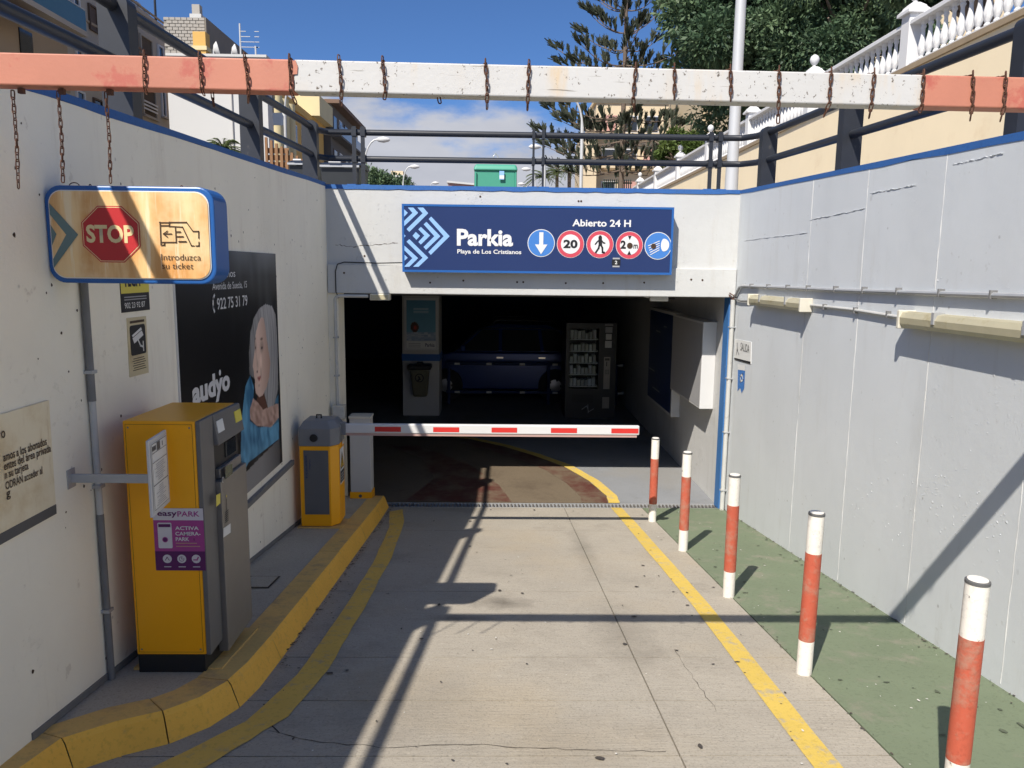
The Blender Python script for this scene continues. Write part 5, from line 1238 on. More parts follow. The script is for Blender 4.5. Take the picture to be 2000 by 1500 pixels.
# ---- cream terrace wall and balustrade on the right
TX = 7.0; TZ = 5.08; TYE = 41.0
tw = thing('terrace_wall', 'cream rendered terrace wall right of the ramp', 'wall', (TX, 20, ZS))
MB().box(TX, TX+.35, 2, TYE, zs(2)-.3, TZ-.09).build('wall_face', m_['cream_wall'], tw); MB().box(TX-.05, TX+.40, 1.99, TYE+.01, TZ-.089, TZ).build('coping', m_['cornice'], tw)
MB().box(TX+.351, 60, 2, TYE, TZ-.4, TZ-.10).build('terrace_floor', m_['street_concrete'], tw)
bt = thing('balustrade', 'long white balustrade with turned balusters on the terrace wall', 'balustrade', (TX+.15, 20, TZ))
BXc = TX+.15; BH = .80
MB().box(BXc-.10, BXc+.10, 2, TYE, TZ+.001, TZ+.07).build('plinth', m_['balustrade'], bt)
MB().prism([(BXc-.13, 2, TZ+BH-.09), (BXc+.13, 2, TZ+BH-.09), (BXc+.13, 2, TZ+BH-.03), (BXc+.09, 2, TZ+BH), (BXc-.09, 2, TZ+BH), (BXc-.13, 2, TZ+BH-.03)], (0, TYE-2, 0)).build('top_rail', m_['balustrade'], bt)
bprof = [(r*.90, h) for r, h in [(.045, .07), (.055, .09), (.055, .12), (.036, .14), (.062, .19), (.075, .26), (.066, .34), (.040, .46), (.032, .55), (.036, .58), (.050, .60), (.050, .62), (.038, .64), (.055, .67), (.055, .712)]]
BME = MB().lathe([(r, h) for r, h in bprof], n=8).mesh('baluster', m_['balustrade'], True)
pil = [9.6, 13.9, 18.15, 22.4, 26.7, 31.0, 35.3, 39.6]
y = 8.0
while y < 40.8:
    if min(abs(y-p) for p in pil) > .19:
        o = bpy.data.objects.new('baluster', BME); link(o, bt); o.location = (0, y-20, 0)
    y += .222
for p in pil:
    pm_ = MB().box(BXc-.14, BXc+.14, p-.14, p+.14, TZ+.0, TZ+BH+.10).build('pier', m_['balustrade'], bt, bevel=.01)
    MB().add([(BXc+sx_*w, p+sy_*w, TZ+BH+h) for w, h in ((.20, .10), (.20, .15), (.15, .20), (.13, .24), (.06, .30)) for sx_, sy_ in ((-1, -1), (1, -1), (1, 1), (-1, 1))],
             [(i*4+k, i*4+(k+1) % 4, (i+1)*4+(k+1) % 4, (i+1)*4+k) for i in range(4) for k in range(4)]+[(3, 2, 1, 0), (16, 17, 18, 19)]).build('pier_cap', m_['balustrade'], pm_)
    MB().lathe([(.05, .30), (.03, .33), (.07, .37), (.10, .42), (.105, .47), (.08, .53), (.03, .565), (.002, .57)], (BXc, p, TZ+BH), 12).build('ball_finial', m_['balustrade'], pm_, True)

# ---- foliage helpers
def foliage(name, mat, parent, blobs, n, size, seed, droop=.3):
    rnd = random.Random(seed); mb = MB(); tone = []
    tot = sum(b[3]*b[4]*b[5] for b in blobs)
    for (bx, by, bz_, rx_, ry_, rz_) in blobs:
        m = int(n*rx_*ry_*rz_/tot)+1
        bt_ = rnd.uniform(-.3, .3)
        for _ in range(m):
            while True:
                d = Vector((rnd.uniform(-1, 1), rnd.uniform(-1, 1), rnd.uniform(-1, 1)))
                if .35 < d.length < 1: break
            c = Vector((bx+d.x*rx_, by+d.y*ry_, bz_+d.z*rz_)); out = d.normalized()
            ax = (out+Vector((rnd.gauss(0, .5), rnd.gauss(0, .5), rnd.gauss(-droop, .5)))).normalized()
            sd = ax.cross(Vector((rnd.gauss(0, 1), rnd.gauss(0, 1), rnd.gauss(0, 1)))).normalized()
            l = size*rnd.uniform(.6, 1.5); w = l*rnd.uniform(.14, .26); t0 = min(1, max(0, .45+bt_+rnd.uniform(-.35, .35)))
            mb.add([c, c+ax*l*.5+sd*w, c+ax*l, c+ax*l*.5-sd*w], [(0, 1, 2, 3)]); tone += [t0]*4
    o = mb.build(name, m_[mat], parent)
    at = o.data.attributes.new('tone', 'FLOAT', 'POINT'); at.data.foreach_set('value', tone); return o
def blobs_in(c, r, n, seed, s0=.28, s1=.5, bottom=-1):
    rnd = random.Random(seed); out = []
    while len(out) < n:
        d = Vector((rnd.uniform(-1, 1), rnd.uniform(-1, 1), rnd.uniform(-1, 1)))
        if d.length > 1 or d.z < bottom: continue
        k = rnd.uniform(s0, s1); q = min(r)*k
        out.append((c[0]+d.x*r[0]*.82, c[1]+d.y*r[1]*.82, c[2]+d.z*r[2]*.82, q*1.15, q*1.15, q*.8))
    return out
def broad_tree(name, label, base, c, r, nb, n, size, mat, seed, group=None, bark='bark'):
    t = thing(name, label, 'tree', base, group); rnd = random.Random(seed)
    b = Vector(base); top = Vector((c[0], c[1], c[2]-r[2]*.35)); mb = MB()
    mb.tube([b, b.lerp(top, .5)+Vector((.15, .1, 0)), top], [.28*r[0]/4+.06, .2*r[0]/4+.05, .12], 8)
    for k in range(9):
        a = rnd.random()*6.28; e_ = Vector((c[0]+math.cos(a)*r[0]*.65, c[1]+math.sin(a)*r[1]*.65, c[2]+rnd.uniform(-.4, .6)*r[2])); s0 = b.lerp(top, rnd.uniform(.55, 1))
        mb.tube([s0, s0.lerp(e_, .5)+Vector((0, 0, .3)), e_], [.10, .07, .03], 6)
    mb.build('trunk', m_[bark], t, True)
    foliage('crown', mat, t, blobs_in(c, r, nb, seed, .12, .30), n, size, seed+1); return t
# big dark tree on the terrace: two crowns of different trees
broad_tree('broadleaf_tree', 'big dark green tree behind the balustrade left of the tall pole', (9.6, 29, TZ-.1), (9.3, 29, 10.4), (3.9, 3.6, 4.6), 130, 110000, .185, 'leaf_dark', 21)
broad_tree('broadleaf_tree', 'dark green tree behind the white balustrade right of the tall pole', (12.6, 27, TZ-.1), (11.4, 26.5, 9.8), (2.8, 3, 4.2), 90, 66000, .165, 'leaf_dark', 33)
broad_tree('broadleaf_tree', 'feathery dark tree hanging over the balustrade at the top right', (12.0, 17, TZ-.1), (9.7, 17.6, 8.2), (1.5, 2.0, 1.2), 22, 14000, .14, 'leaf_dark', 35)
broad_tree('lemon_tree', 'small lighter green tree at the far end of the balustrade', (9.2, 38.5, TZ-.1), (8.9, 38.5, 7.0), (2.0, 1.6, 1.5), 22, 12000, .17, 'leaf_light', 37)
# ---- tall araucaria
NX, NY = 7.05, 45.0
ar = thing('araucaria_tree', 'tall araucaria pine with tiered upturned branches behind the railing', 'tree', (NX, NY, ZS))
def pz(py): return atY(1205, py, NY).z
topz = pz(-120)
MB().tube([(NX, NY, ZS), (NX, NY, pz(200)), (NX-.02, NY, pz(0)), (NX, NY, topz)], [.17, .14, .09, .03], 10).build('trunk', m_['bark_pale'], ar, True)
rnd = random.Random(5); br = MB(); tf = MB(); tone = []
def tuft(p, ax, s):
    t0 = rnd.random()
    for k in range(34):
        ph = rnd.random()*6.28; u_ = ax.orthogonal().normalized(); v_ = ax.cross(u_); sp_ = rnd.uniform(.05, .50)
        d = (ax+(u_*math.cos(ph)+v_*math.sin(ph))*sp_).normalized(); o_ = p+ax*rnd.uniform(-.25, .35)*s; w = d.cross(Vector((rnd.gauss(0, 1), rnd.gauss(0, 1), rnd.gauss(0, 1)))).normalized()*s*.085
        l = s*rnd.uniform(.55, 1.0); tf.add([o_-w, o_+w, o_+d*l+w*.6, o_+d*l-w*.6], [(0, 1, 2, 3)]); tone.extend([min(1, max(0, t0+rnd.uniform(-.25, .25)))]*4)
for py, rad, nbk, lift in ((-70, 1.2, 5, .9), (-25, 1.6, 5, .9), (20, 1.9, 5, .8), (65, 2.2, 5, .85), (98, 2.5, 4, .6), (128, 3.9, 6, .36), (150, 3.6, 5, .32), (190, 3.2, 5, .2), (228, 4.3, 6, .14), (252, 3.6, 5, .16), (275, 4.8, 6, .18), (300, 4.5, 6, .14), (332, 4.0, 6, .1)):
    z = pz(py); a0 = rnd.random()*6.28
    for k in range(nbk):
        a = math.pi*(rnd.uniform(.94, 1.06) if k == 0 else 0)+(0 if k == 0 else a0+2*math.pi*k/nbk+rnd.uniform(-.25, .25)); rr_ = rad*(1 if k == 0 else rnd.uniform(.75, 1.0)); dr_ = Vector((math.cos(a), math.sin(a), 0)); pts_ = []
        for j in range(7):
            f = j/6; pts_.append(Vector((NX, NY, z))+dr_*rr_*f+Vector((0, 0, rr_*lift*(f**2.0)*.62-.10*math.sin(f*3.1)*rr_*(1-lift))))
        br.tube(pts_, [.045-.005*j for j in range(7)], 5)
        sidev = dr_.cross(Vector((0, 0, 1)))
        nt_ = int(3.5+rr_*1.3)
        for j in range(nt_):
            f = .30+.70*j/(nt_-1); i = min(5, int(f*6)); g = f*6-i; p = pts_[i].lerp(pts_[i+1], g)
            if j < nt_-1:
                side_ = sidev*rnd.choice((-1, 1))*rnd.uniform(.1, .5)*rr_*.3*(1.25-f); q_ = p+side_+Vector((0, 0, rnd.uniform(.08, .3)))
                br.tube([p, p.lerp(q_, .6), q_], .018, 4)
                tuft(q_, Vector((dr_.x*.18, dr_.y*.18, 1)).normalized(), rnd.uniform(.34, .58))
            else: tuft(p, (dr_*.7+Vector((0, 0, .6))).normalized(), .62); tuft(p-dr_*.35, (dr_*.7+Vector((0, 0, .6))).normalized(), .55)
br.build('branches', m_['bark'], ar); o = tf.build('crown', m_['leaf_olive'], ar); at = o.data.attributes.new('tone', 'FLOAT', 'POINT'); at.data.foreach_set('value', tone)
# ---- palms and shrubs
def palm(label, x, y, z0, h, fl, nf, seed, group=None, trunk=True):
    t = thing('palm_tree', label, 'palm', (x, y, z0), group); rnd = random.Random(seed)
    MB().tube([(x, y, z0), (x+.05, y, z0+h*.5), (x, y, z0+h)], [.2, .16, .17], 8).build('trunk', m_['bark'], t, True)
    mb = MB(); tone = []
    for k in range(nf):
        a = rnd.random()*6.28; e0 = rnd.uniform(-.1, 1.2); d = Vector((math.cos(a), math.sin(a), 0)); sd = d.cross(Vector((0, 0, 1))); pts_ = []
        for j in range(7):
            f = j/6; pts_.append(Vector((x, y, z0+h))+d*fl*f*math.cos(e0)*1.0+Vector((0, 0, fl*(f*math.sin(e0)-.55*f*f))))
        for j in range(6):
            for s_ in (-1, 1):
                for q in range(2):
                    p = pts_[j].lerp(pts_[j+1], q*.5); l = fl*.24*(1-.5*j/6); tip = p+(sd*s_*.8+d*.6+Vector((0, 0, -.2))).normalized()*l; w = d*.03*fl
                    mb.add([p-w, p+w, tip], [(0, 1, 2)]); tone += [rnd.random()]*3
        mb.tube(pts_, .02, 4); tone += [.8]*(len(mb.v)-len(tone))
    o = mb.build('fronds', m_['palm_leaf'], t); at = o.data.attributes.new('tone', 'FLOAT', 'POINT'); at.data.foreach_set('value', tone); return t
def at_px(px, py, Y): return atY(px, py, Y)
for i, (px, py, Y) in enumerate(((1062, 345, 75), (1088, 338, 80), (1112, 335, 72))):
    p = at_px(px, py, Y); palm(['leftmost of three far palms below the railing', 'middle far palm below the railing', 'far palm next to the araucaria trunk'][i], p.x, Y, ZS, p.z-ZS, 2.0, 34, 50+i, 'far palms')
p = at_px(436, 292, 33); palm('spiky palm crown showing above the left wall before the white house', p.x, 33, ZS, p.z-ZS, 1.1, 60, 61)
# ---- street lamps
def street_lamp(label, px, py, Y, top, arm, group='curved street lamps'):
    """px,py: where the bend starts in the photo; arm: metres of reach (sign = side)"""
    b = atY(px, py, Y); t = thing('street_lamp', label, 'street lamp', (b.x, Y, ZS), group); x = b.x; ztop_ = top
    pts_ = [(x, Y, ZS), (x, Y, ztop_-1.6)]+[(x+arm*(1-math.cos(R(a)))*.9, Y, ztop_-1.6+1.6*math.sin(R(a))) for a in range(15, 91, 15)]
    MB().tube(pts_, [.09, .08]+[.05]*6, 8).build('pole', m_['galv_pole'], t, True)
    e_ = Vector(pts_[-1]); s_ = 1 if arm > 0 else -1
    MB().lathe([(.02, -.45), (.14, -.3), (.19, 0), (.12, .3), (.03, .4)], (e_.x+s_*.35, Y, e_.z-.02), 10, 'x').build('lamp_head', m_['window_frame'], t, True)
def lamp_at(label, px_pole, py_any, hx, hy, Y):
    top = atY(hx, hy, Y).z; x0 = atY(px_pole, py_any, Y).x; x1 = atY(hx, hy, Y).x; s_ = 1 if x1 > x0 else -1
    street_lamp(label, px_pole, py_any, Y, top, (x1-x0)-s_*.35)
lamp_at('nearest curved street lamp, before the araucaria', 1136, 300, 1085, 181, 38)
lamp_at('curved street lamp at the left end of the front railing', 712, 320, 752, 272, 48)
lamp_at('curved street lamp over the far white building', 787, 350, 812, 325, 66)
lamp_at('small far street lamp left of the green container', 838, 362, 852, 357, 95)
lamp_at('street lamp between the thin railing posts', 1064, 340, 1044, 286, 55)
lamp_at('small far street lamp just right of the green container', 1046, 350, 1027, 330, 72)
lamp_at('tiny farthest street lamp beside the green container', 1031, 363, 1018, 359, 92)
lamp_at('pale curved street lamp before the ochre building', 557, 250, 577, 176, 44)
p_ = thing('lamp_post', 'thick grey pole rising behind the right end of the front railing', 'pole', (atY(1428, 370, 10).x, 10, zs(10)))
x = p_.location.x; MB().tube([(x, 10, zs(10)-.05), (x, 10, 4.0), (x, 10, 9.5)], [.075, .068, .05], 14).build('pole', m_['galv_pole'], p_, True)
MB().lathe([(.12, 0), (.12, .03), (.085, .05), (.08, .5)], (x, 10, zs(10)), 14).build('collar', m_['galv_pole'], p_, True)
MB().tube([(x, 10, 9.4), (x-.5, 10, 10.2), (x-1.6, 10, 10.5)], .04, 8).build('arm', m_['galv_pole'], p_, True); MB().lathe([(.03, -.5), (.15, -.2), (.15, .2), (.03, .4)], (x-1.8, 10, 10.5), 10, 'x').build('lamp_head', m_['window_frame'], p_, True)
# ---- containers
gx0, gx1 = atY(925, 340, 20).x, atY(1011, 340, 20).x; gt = atY(968, 320, 20).z
gc = thing('recycling_container', 'green recycling container with a lifting hook behind the front railing', 'container', ((gx0+gx1)/2, 20.5, ZS))
MB().hexa([(gx0, 20, ZS+.12), (gx1, 20, ZS+.12), (gx1, 21.2, ZS+.12), (gx0, 21.2, ZS+.12), (gx0+.02, 20.05, gt-.10), (gx1-.02, 20.05, gt-.10), (gx1-.02, 21.15, gt-.10), (gx0+.02, 21.15, gt-.10)]).build('body', m_['container_green'], gc, bevel=.07, seg=3)
MB().hexa([(gx0-.01, 19.98, gt-.16), (gx1+.01, 19.98, gt-.16), (gx1+.01, 21.2, gt-.16), (gx0-.01, 21.2, gt-.16), (gx0+.04, 20.05, gt), (gx1-.04, 20.05, gt), (gx1-.04, 21.1, gt), (gx0+.04, 21.1, gt)]).build('lid', m_['container_trim'], gc, bevel=.05, seg=3)
xc = atY(968, 300, 20.6).x; MB().tube([(xc-.06, 20.6, gt-.02), (xc-.06, 20.6, gt+.27), (xc, 20.6, gt+.34), (xc+.06, 20.6, gt+.27), (xc+.06, 20.6, gt-.02)], .016, 6).build('lifting_hook', m_['galv'], gc)
for x in (gx0+.04, gx1-.06): MB().box(x, x+.03, 19.985, 20.03, ZS+.2, gt-.2).build('rib', m_['container_trim'], gc)
p = atY(980, 342, 19.98); MB().box(p.x-.06, p.x+.06, 19.97, 19.995, p.z-.11, p.z+.10).build('label_plate', m_['sign_lightblue'], gc); MB().box(p.x-.055, p.x+.06, 19.965, 19.9695, p.z-.09, p.z-.01).build('label_plate', m_['paper'], gc)
MB().box(gx0+.05, gx1-.05, 20.1, 21.1, ZS, ZS+.13).build('foot', m_['dumpster'], gc)
def dumpster(label, px0, px1, py, Y):
    a, b = atY(px0, py, Y), atY(px1, py, Y); t = thing('dumpster', label, 'dumpster', ((a.x+b.x)/2, Y+.5, ZS), 'dark waste containers behind the left wall')
    z1 = a.z; x0, x1 = a.x, b.x
    MB().hexa([(x0+.06, Y+.08, ZS+.15), (x1-.06, Y+.08, ZS+.15), (x1-.06, Y+.95, ZS+.15), (x0+.06, Y+.95, ZS+.15), (x0, Y, z1-.06), (x1, Y, z1-.06), (x1, Y+1, z1-.06), (x0, Y+1, z1-.06)]).build('body', m_['dumpster'], t, bevel=.03)
    MB().prism([(x0-.02, Y-.03, z1-.06), (x0-.02, Y+.3, z1+.02), (x0-.02, Y+.8, z1+.04), (x0-.02, Y+1.04, z1-.06)], (x1-x0+.04, 0, 0)).build('lid', m_['dumpster_lid'], t, bevel=.02)
    MB().box(x0+.0, x1, Y-.05, Y-.032, z1-.10, z1-.065).build('lid_edge', m_['galv'], t); MB().tube([(x0+.25*(x1-x0), Y-.07, z1-.02), (x0+.55*(x1-x0), Y-.07, z1-.02)], .02, 6).build('handle', m_['galv_pole'], t)
    for x in (x0+.12, x1-.12):
        for y in (Y+.15, Y+.85): MB().lathe([(.02, -.03), (.08, -.03), (.08, .03), (.02, .03)], (x, y, ZS+.08), 12, 'x').build('wheel', m_['tyre'], t)
dumpster('dark dumpster between the flat railing posts at the end of the left wall', 562, 612, 311, 14.8); dumpster('dark dumpster at the corner behind the front railing', 624, 702, 315, 14.2)

# ---- buildings on the left side of the street
FX = -22.0                                  # street face of the near apartment block
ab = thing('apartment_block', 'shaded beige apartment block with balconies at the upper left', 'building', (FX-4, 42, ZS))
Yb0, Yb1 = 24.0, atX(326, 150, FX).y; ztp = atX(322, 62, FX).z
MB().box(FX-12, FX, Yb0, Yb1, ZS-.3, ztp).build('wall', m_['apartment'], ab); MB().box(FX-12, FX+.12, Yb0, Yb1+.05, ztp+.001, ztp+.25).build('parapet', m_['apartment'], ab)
def fx(px, py): p = atX(px, py, FX); return p.y, p.z
def opening(par, px0, px1, py0, py1, frame, fill, X, depth=.12, sill=True, name='window'):
    """a framed opening on a face at x = X: pixel box measured at its left edge"""
    a = atX(px0, py0, X); b = atX(px1, py1, X); zt_, zb_ = a.z, atX(px0, py1, X).z
    if zt_ < zb_: zt_, zb_ = zb_, zt_
    f = MB(); y0, y1 = a.y, b.y; w = .09
    f.box(X+.002, X+depth, y0, y0+w, zb_, zt_).box(X+.002, X+depth, y1-w, y1, zb_, zt_).box(X+.002, X+depth, y0+w, y1-w, zt_-w, zt_).box(X+.002, X+depth, y0+w, y1-w, zb_, zb_+w)
    fo = f.build(name, m_[frame], par)
    MB().box(X+.004, X+.04, y0+w, y1-w, zb_+w, zt_-w).build('pane', m_[fill], fo)
    if sill: MB().box(X+.002, X+depth+.12, y0-.1, y1+.1, zb_-.10, zb_-.002).build('sill', m_['apartment'], fo)
    return fo
opening(ab, 139, 155, -10, 40, 'window_frame', 'glass_dark', FX); opening(ab, 170, 190, 5, 55, 'shutter_wood', 'shutter_wood', FX, sill=False, name='shutter')
opening(ab, 257, 269, 52, 112, 'shutter_wood', 'shutter_wood', FX, sill=False, name='shutter'); opening(ab, 306, 318, 86, 116, 'window_frame', 'glass_dark', FX); opening(ab, 313, 323, 172, 226, 'window_frame', 'glass_dark', FX)
opening(ab, 146, 164, 174, 200, 'window_frame', 'glass_dark', FX); opening(ab, 180, 200, 190, 215, 'shutter_wood', 'glass_dark', FX); opening(ab, 145, 160, 92, 125, 'window_frame', 'glass_dark', FX)
lg = opening(ab, 271, 297, 64, 116, 'apartment', 'loggia_dark', FX, name='loggia'); lg2 = opening(ab, 275, 304, 166, 222, 'apartment', 'loggia_dark', FX, name='loggia')
for par, a, b, pys in ((lg2, 277, 303, (196, 203, 210)),):
    for py in pys: y0, z = fx(a, py); y1, _ = fx(b, py); MB().box(FX+.13, FX+.17, y0, y1, z-.05, z+.05).build('rail', m_['window_frame'], par)
for px0_, px1_, py0_, py1_ in ((205, 222, -20, 30), (228, 243, 5, 50), (200, 216, 100, 140), (232, 250, 118, 160), (120, 133, 195, 215)):
    opening(ab, px0_, px1_, py0_, py1_, 'window_frame', 'glass_dark', FX)
for py in (118, 30, -60):
    yq, zq = fx(300, py); MB().box(FX+.002, FX+.07, y1 if False else Yb0+9, Yb1-.02, zq-.12, zq).build('string_course', m_['apartment_warm'], ab)
for f_, par in ((0, lg), (1, lg2)):
    y0, z = fx(258, 60+104*f_); y1_, _ = fx(270, 60+104*f_)
    for k in range(9): MB().box(FX+.13, FX+.17, y0, y1_, z-.9-k*.28, z-.78-k*.28).build('slat', m_['wood'], par)
ac = MB().box(FX+.002, FX+.5, fx(245, 130)[0], fx(245, 130)[0]+1.0, fx(245, 130)[1], fx(245, 130)[1]+.7).build('air_conditioner', m_['window_frame'], ab)
yq = fx(252, 100)[0]; MB().tube([(FX+.08, yq, ZS), (FX+.08, yq, ztp)], .06, 6).build('downpipe', m_['column_grey'], ab)
# the near balconies with green glass
y0, z0 = fx(-40, 40); y1, zb_ = fx(128, 62); zfl = fx(128, 62)[1]
bal = MB().box(FX+.002, FX+1.1, Yb0, y1, zfl-.25, zfl).build('balcony', m_['apartment'], ab)
MB().box(FX+1.02, FX+1.06, Yb0, y1, zfl+.001, zfl+1.0).build('glass_panel', m_['glass_green'], bal); MB().tube([(FX+1.04, Yb0, zfl+1.05), (FX+1.04, y1, zfl+1.05)], .035, 6).build('handrail', m_['galv_pole'], bal)
zl = fx(128, 62)[1]-3.0
rc = MB().box(FX+.004, FX+.06, Yb0, y1-.05, zl, zfl-.251).build('recess', m_['apartment_warm'], ab)
y2 = fx(36, 95)[0]; MB().box(FX+.061, FX+.12, y2, fx(60, 95)[0], zl, zl+2.0).build('door', m_['glass_dark'], rc)
aw_ = MB().prism([(FX+.07, Yb0, zfl-.4), (FX+1.6, Yb0, zfl-1.2), (FX+1.6, Yb0, zfl-1.28), (FX+.07, Yb0, zfl-.48)], (0, fx(40, 60)[0]-Yb0, 0)).build('awning', m_['awning_red'], ab)
yt = fx(295, 40)[0]
ts = thing('roof_terrace_clutter', 'white chairs and dark posts on the roof terrace of the beige block', 'furniture', (FX-1, yt, ztp+.25))
for k in range(3): MB().box(FX-1.0, FX-.4, yt-1.6+k*.9, yt-1.0+k*.9, ztp+.25, ztp+.8).box(FX-1.0, FX-.92, yt-1.6+k*.9, yt-1.0+k*.9, ztp+.8, ztp+1.3).build('chair', m_['window_frame'], ts)
MB().tube([(FX-.2, yt+1.2, ztp+.25), (FX-.2, yt+1.2, ztp+3.6)], .08, 6).build('post', m_['rail_paint'], ts); MB().box(FX-3.4, FX-.2, yt-6, yt+.2, ztp+1.6, ztp+1.8).build('roof', m_['roof_brown'], ts); MB().box(FX-3.3, FX-3.2, yt-6, yt-.2, ztp+.25, ztp+1.6).build('back_wall', m_['white_render'], ts)
# white house with the block wall above
WY = 40.0
wa = atY(324, 109, WY); wb = atY(484, 113, WY); we = atY(521, 150, WY)
wh_ = thing('white_house', 'white rendered house with a grey block storey left of centre', 'building', (-18, WY, ZS))
MB().box(wa.x, we.x, WY, WY+.8, ZS-.3, wa.z).build('wall', m_['white_render'], wh_); MB().box(wa.x, atY(400, 34, WY+2.5).x, WY+.8, WY+14, ZS-.3, wa.z-.002).build('rear_wall', m_['white_render'], wh_); MB().box(wa.x, we.x+.03, WY-.06, WY+.86, wa.z+.001, wa.z+.12).build('roof_edge', m_['white_render'], wh_)
xg = atY(453, 200, WY).x; MB().tube([(xg, WY-.06, ZS), (xg, WY-.06, wa.z-.3)], .045, 6).build('downpipe', m_['column_grey'], wh_)
GYY = WY+2.5; ga = atY(319, 32, GYY); gb = atY(400, 34, GYY); gz = wa.z+.12
bk = MB().box(ga.x, gb.x-.02, GYY+.03, GYY+8, gz, ga.z-.05).build('upper_storey', m_['mortar'], wh_)
nc = 9; bw = (gb.x-ga.x)/7.0; rows = 15; bh = (ga.z-gz)/rows
BLK = MB().box(0, bw-.035, 0, .05, 0, bh-.03).mesh('block', m_['block_grey'])
for r_ in range(rows):
    for c_ in range(7):
        x = gb.x-(c_+1)*bw+(.5*bw if r_ % 2 else 0)
        if x+bw > gb.x+.02: x = gb.x-bw
        o = bpy.data.objects.new('block', BLK); link(o, bk); o.location = (x, GYY-.02+random.uniform(0, .012), gz+r_*bh)
MB().box(gb.x-.019, gb.x+.06, GYY-.03, GYY+12, gz, ga.z-.02).build('side_wall', m_['side_grey'], wh_)
ch = atY(394, 66, GYY-.5); MB().box(ch.x-.32, ch.x+.32, GYY-.9, GYY-.3, gz, ch.z).build('chimney', m_['ochre'], wh_); MB().box(ch.x-.38, ch.x+.38, GYY-.96, GYY-.24, ch.z-.9, ch.z-.7).build('chimney_collar', m_['pale_yellow'], wh_)
c2 = atY(386, 12, GYY+1); MB().box(c2.x-.3, c2.x+.3, GYY+.6, GYY+1.2, ga.z-.06, c2.z-.5).build('chimney', m_['white_render'], wh_); MB().box(c2.x-.2, c2.x+.2, GYY+.7, GYY+1.1, c2.z-.49, c2.z).build('chimney_pot', m_['block_grey'], wh_)
for px, py, Y, r_ in ((453, 101, WY+1.5, .34), (417, 97, WY+1, .36)):
    p = atY(px, py, Y); d = MB().lathe([(.02, -.02), (r_*.6, .06), (r_, .22), (r_*.98, .24), (r_*.6, .08), (.02, 0)], (0, 0, 0), 16, 'x').build('satellite_dish', m_['window_frame'], wh_, True, local=True)
    d.location = Vector((p.x, p.y, p.z))-Vector(wh_.location); d.rotation_euler = (0, R(-15), R(18))
    MB().tube([(p.x, Y, gz), (p.x, Y, p.z)], .04, 6).build('dish_post', m_['galv_pole'], wh_)
for px, py in ((468, 46), (499, 90)):
    p = atY(px, py, WY+1); MB().tube([(p.x, WY+1, gz-.1), (p.x, WY+1, p.z)], .045, 6).build('antenna_mast', m_['galv_pole'], wh_)
    for k in range(4): MB().box(p.x-.03, p.x+.9-.2*k if px < 480 else p.x+.2, WY+.98, WY+1.02, gz+.6+.25*k, gz+.63+.25*k).build('antenna_rod', m_['galv'], wh_)
# ochre building, its street face turned to the ramp
OX = atY(532, 200, 62).x; OXf = -16.6
Yo0, Yo1 = 57.5, 76.0
ob_ = thing('ochre_building', 'ochre building with round columns behind the left railing', 'building', (OXf-3, 66, ZS))
zo = atX(560, 205, OXf).z
MB().box(OXf-8, OXf, Yo0, Yo1, ZS-.3, zo).build('wall', m_['ochre'], ob_); MB().box(OXf-8, OXf+.2, Yo0-.1, Yo1+.1, zo+.001, zo+.6).build('cornice', m_['ochre'], ob_)
pw = atY(575, 185, 70.5); pw2 = atY(625, 240, 70.5)
MB().box(pw.x, pw2.x, 70.5, Yo1, zo+.6, pw.z).build('roof_house', m_['pale_yellow'], ob_)
for y in (58.4, 60.2, 62.0): MB().tube([(OXf+.5, y, zo-6.5), (OXf+.5, y, zo-.2)], .42, 12).build('column', m_['pale_yellow'], ob_, True)
for y in (64.5, 67.5, 70.5):
    for z in (zo-2.6, zo-5.6): f = MB().box(OXf+.002, OXf+.1, y, y+1.3, z, z+1.5).build('window', m_['window_frame'], ob_); MB().box(OXf+.101, OXf+.13, y+.1, y+1.2, z+.1, z+1.4).build('pane', m_['glass_dark'], f)
MB().box(OXf+.002, OXf+.9, 66.8, 69.6, zo-6.2, zo-5.0).build('balcony', m_['window_frame'], ob_)
sb_ = atX(531, 230, -14.5)
sn = thing('street_sign_board', 'pale rectangular sign board behind the second left post', 'sign', (sb_.x, sb_.y, ZS))
MB().box(sb_.x-.9, sb_.x+.9, sb_.y, sb_.y+.1, atY(531, 244, sb_.y).z, atY(531, 220, sb_.y).z).build('board', m_['paper'], sn); MB().tube([(sb_.x, sb_.y+.16, ZS), (sb_.x, sb_.y+.16, sb_.z)], .06, 6).build('pole', m_['galv_pole'], sn)
pg = thing('pergola_screen', 'brown timber screen below the ochre building', 'screen', (-9, 33, ZS))
p0_, p1_ = atY(519, 268, 33), atY(600, 320, 33)
for k in range(9):
    xx = p0_.x+(p1_.x-p0_.x)*k/8; MB().box(xx-.05, xx+.05, 33, 33.1, ZS, p0_.z-.12*k).build('upright', m_['wood'], pg)
for k in range(13): z = ZS+.35+k*.28; MB().box(p0_.x, min(p1_.x, p0_.x+(p1_.x-p0_.x)*max(.3, 1.5-k*.08)), 33.101, 33.13, z, z+.22).build('slat', m_['wood'], pg)
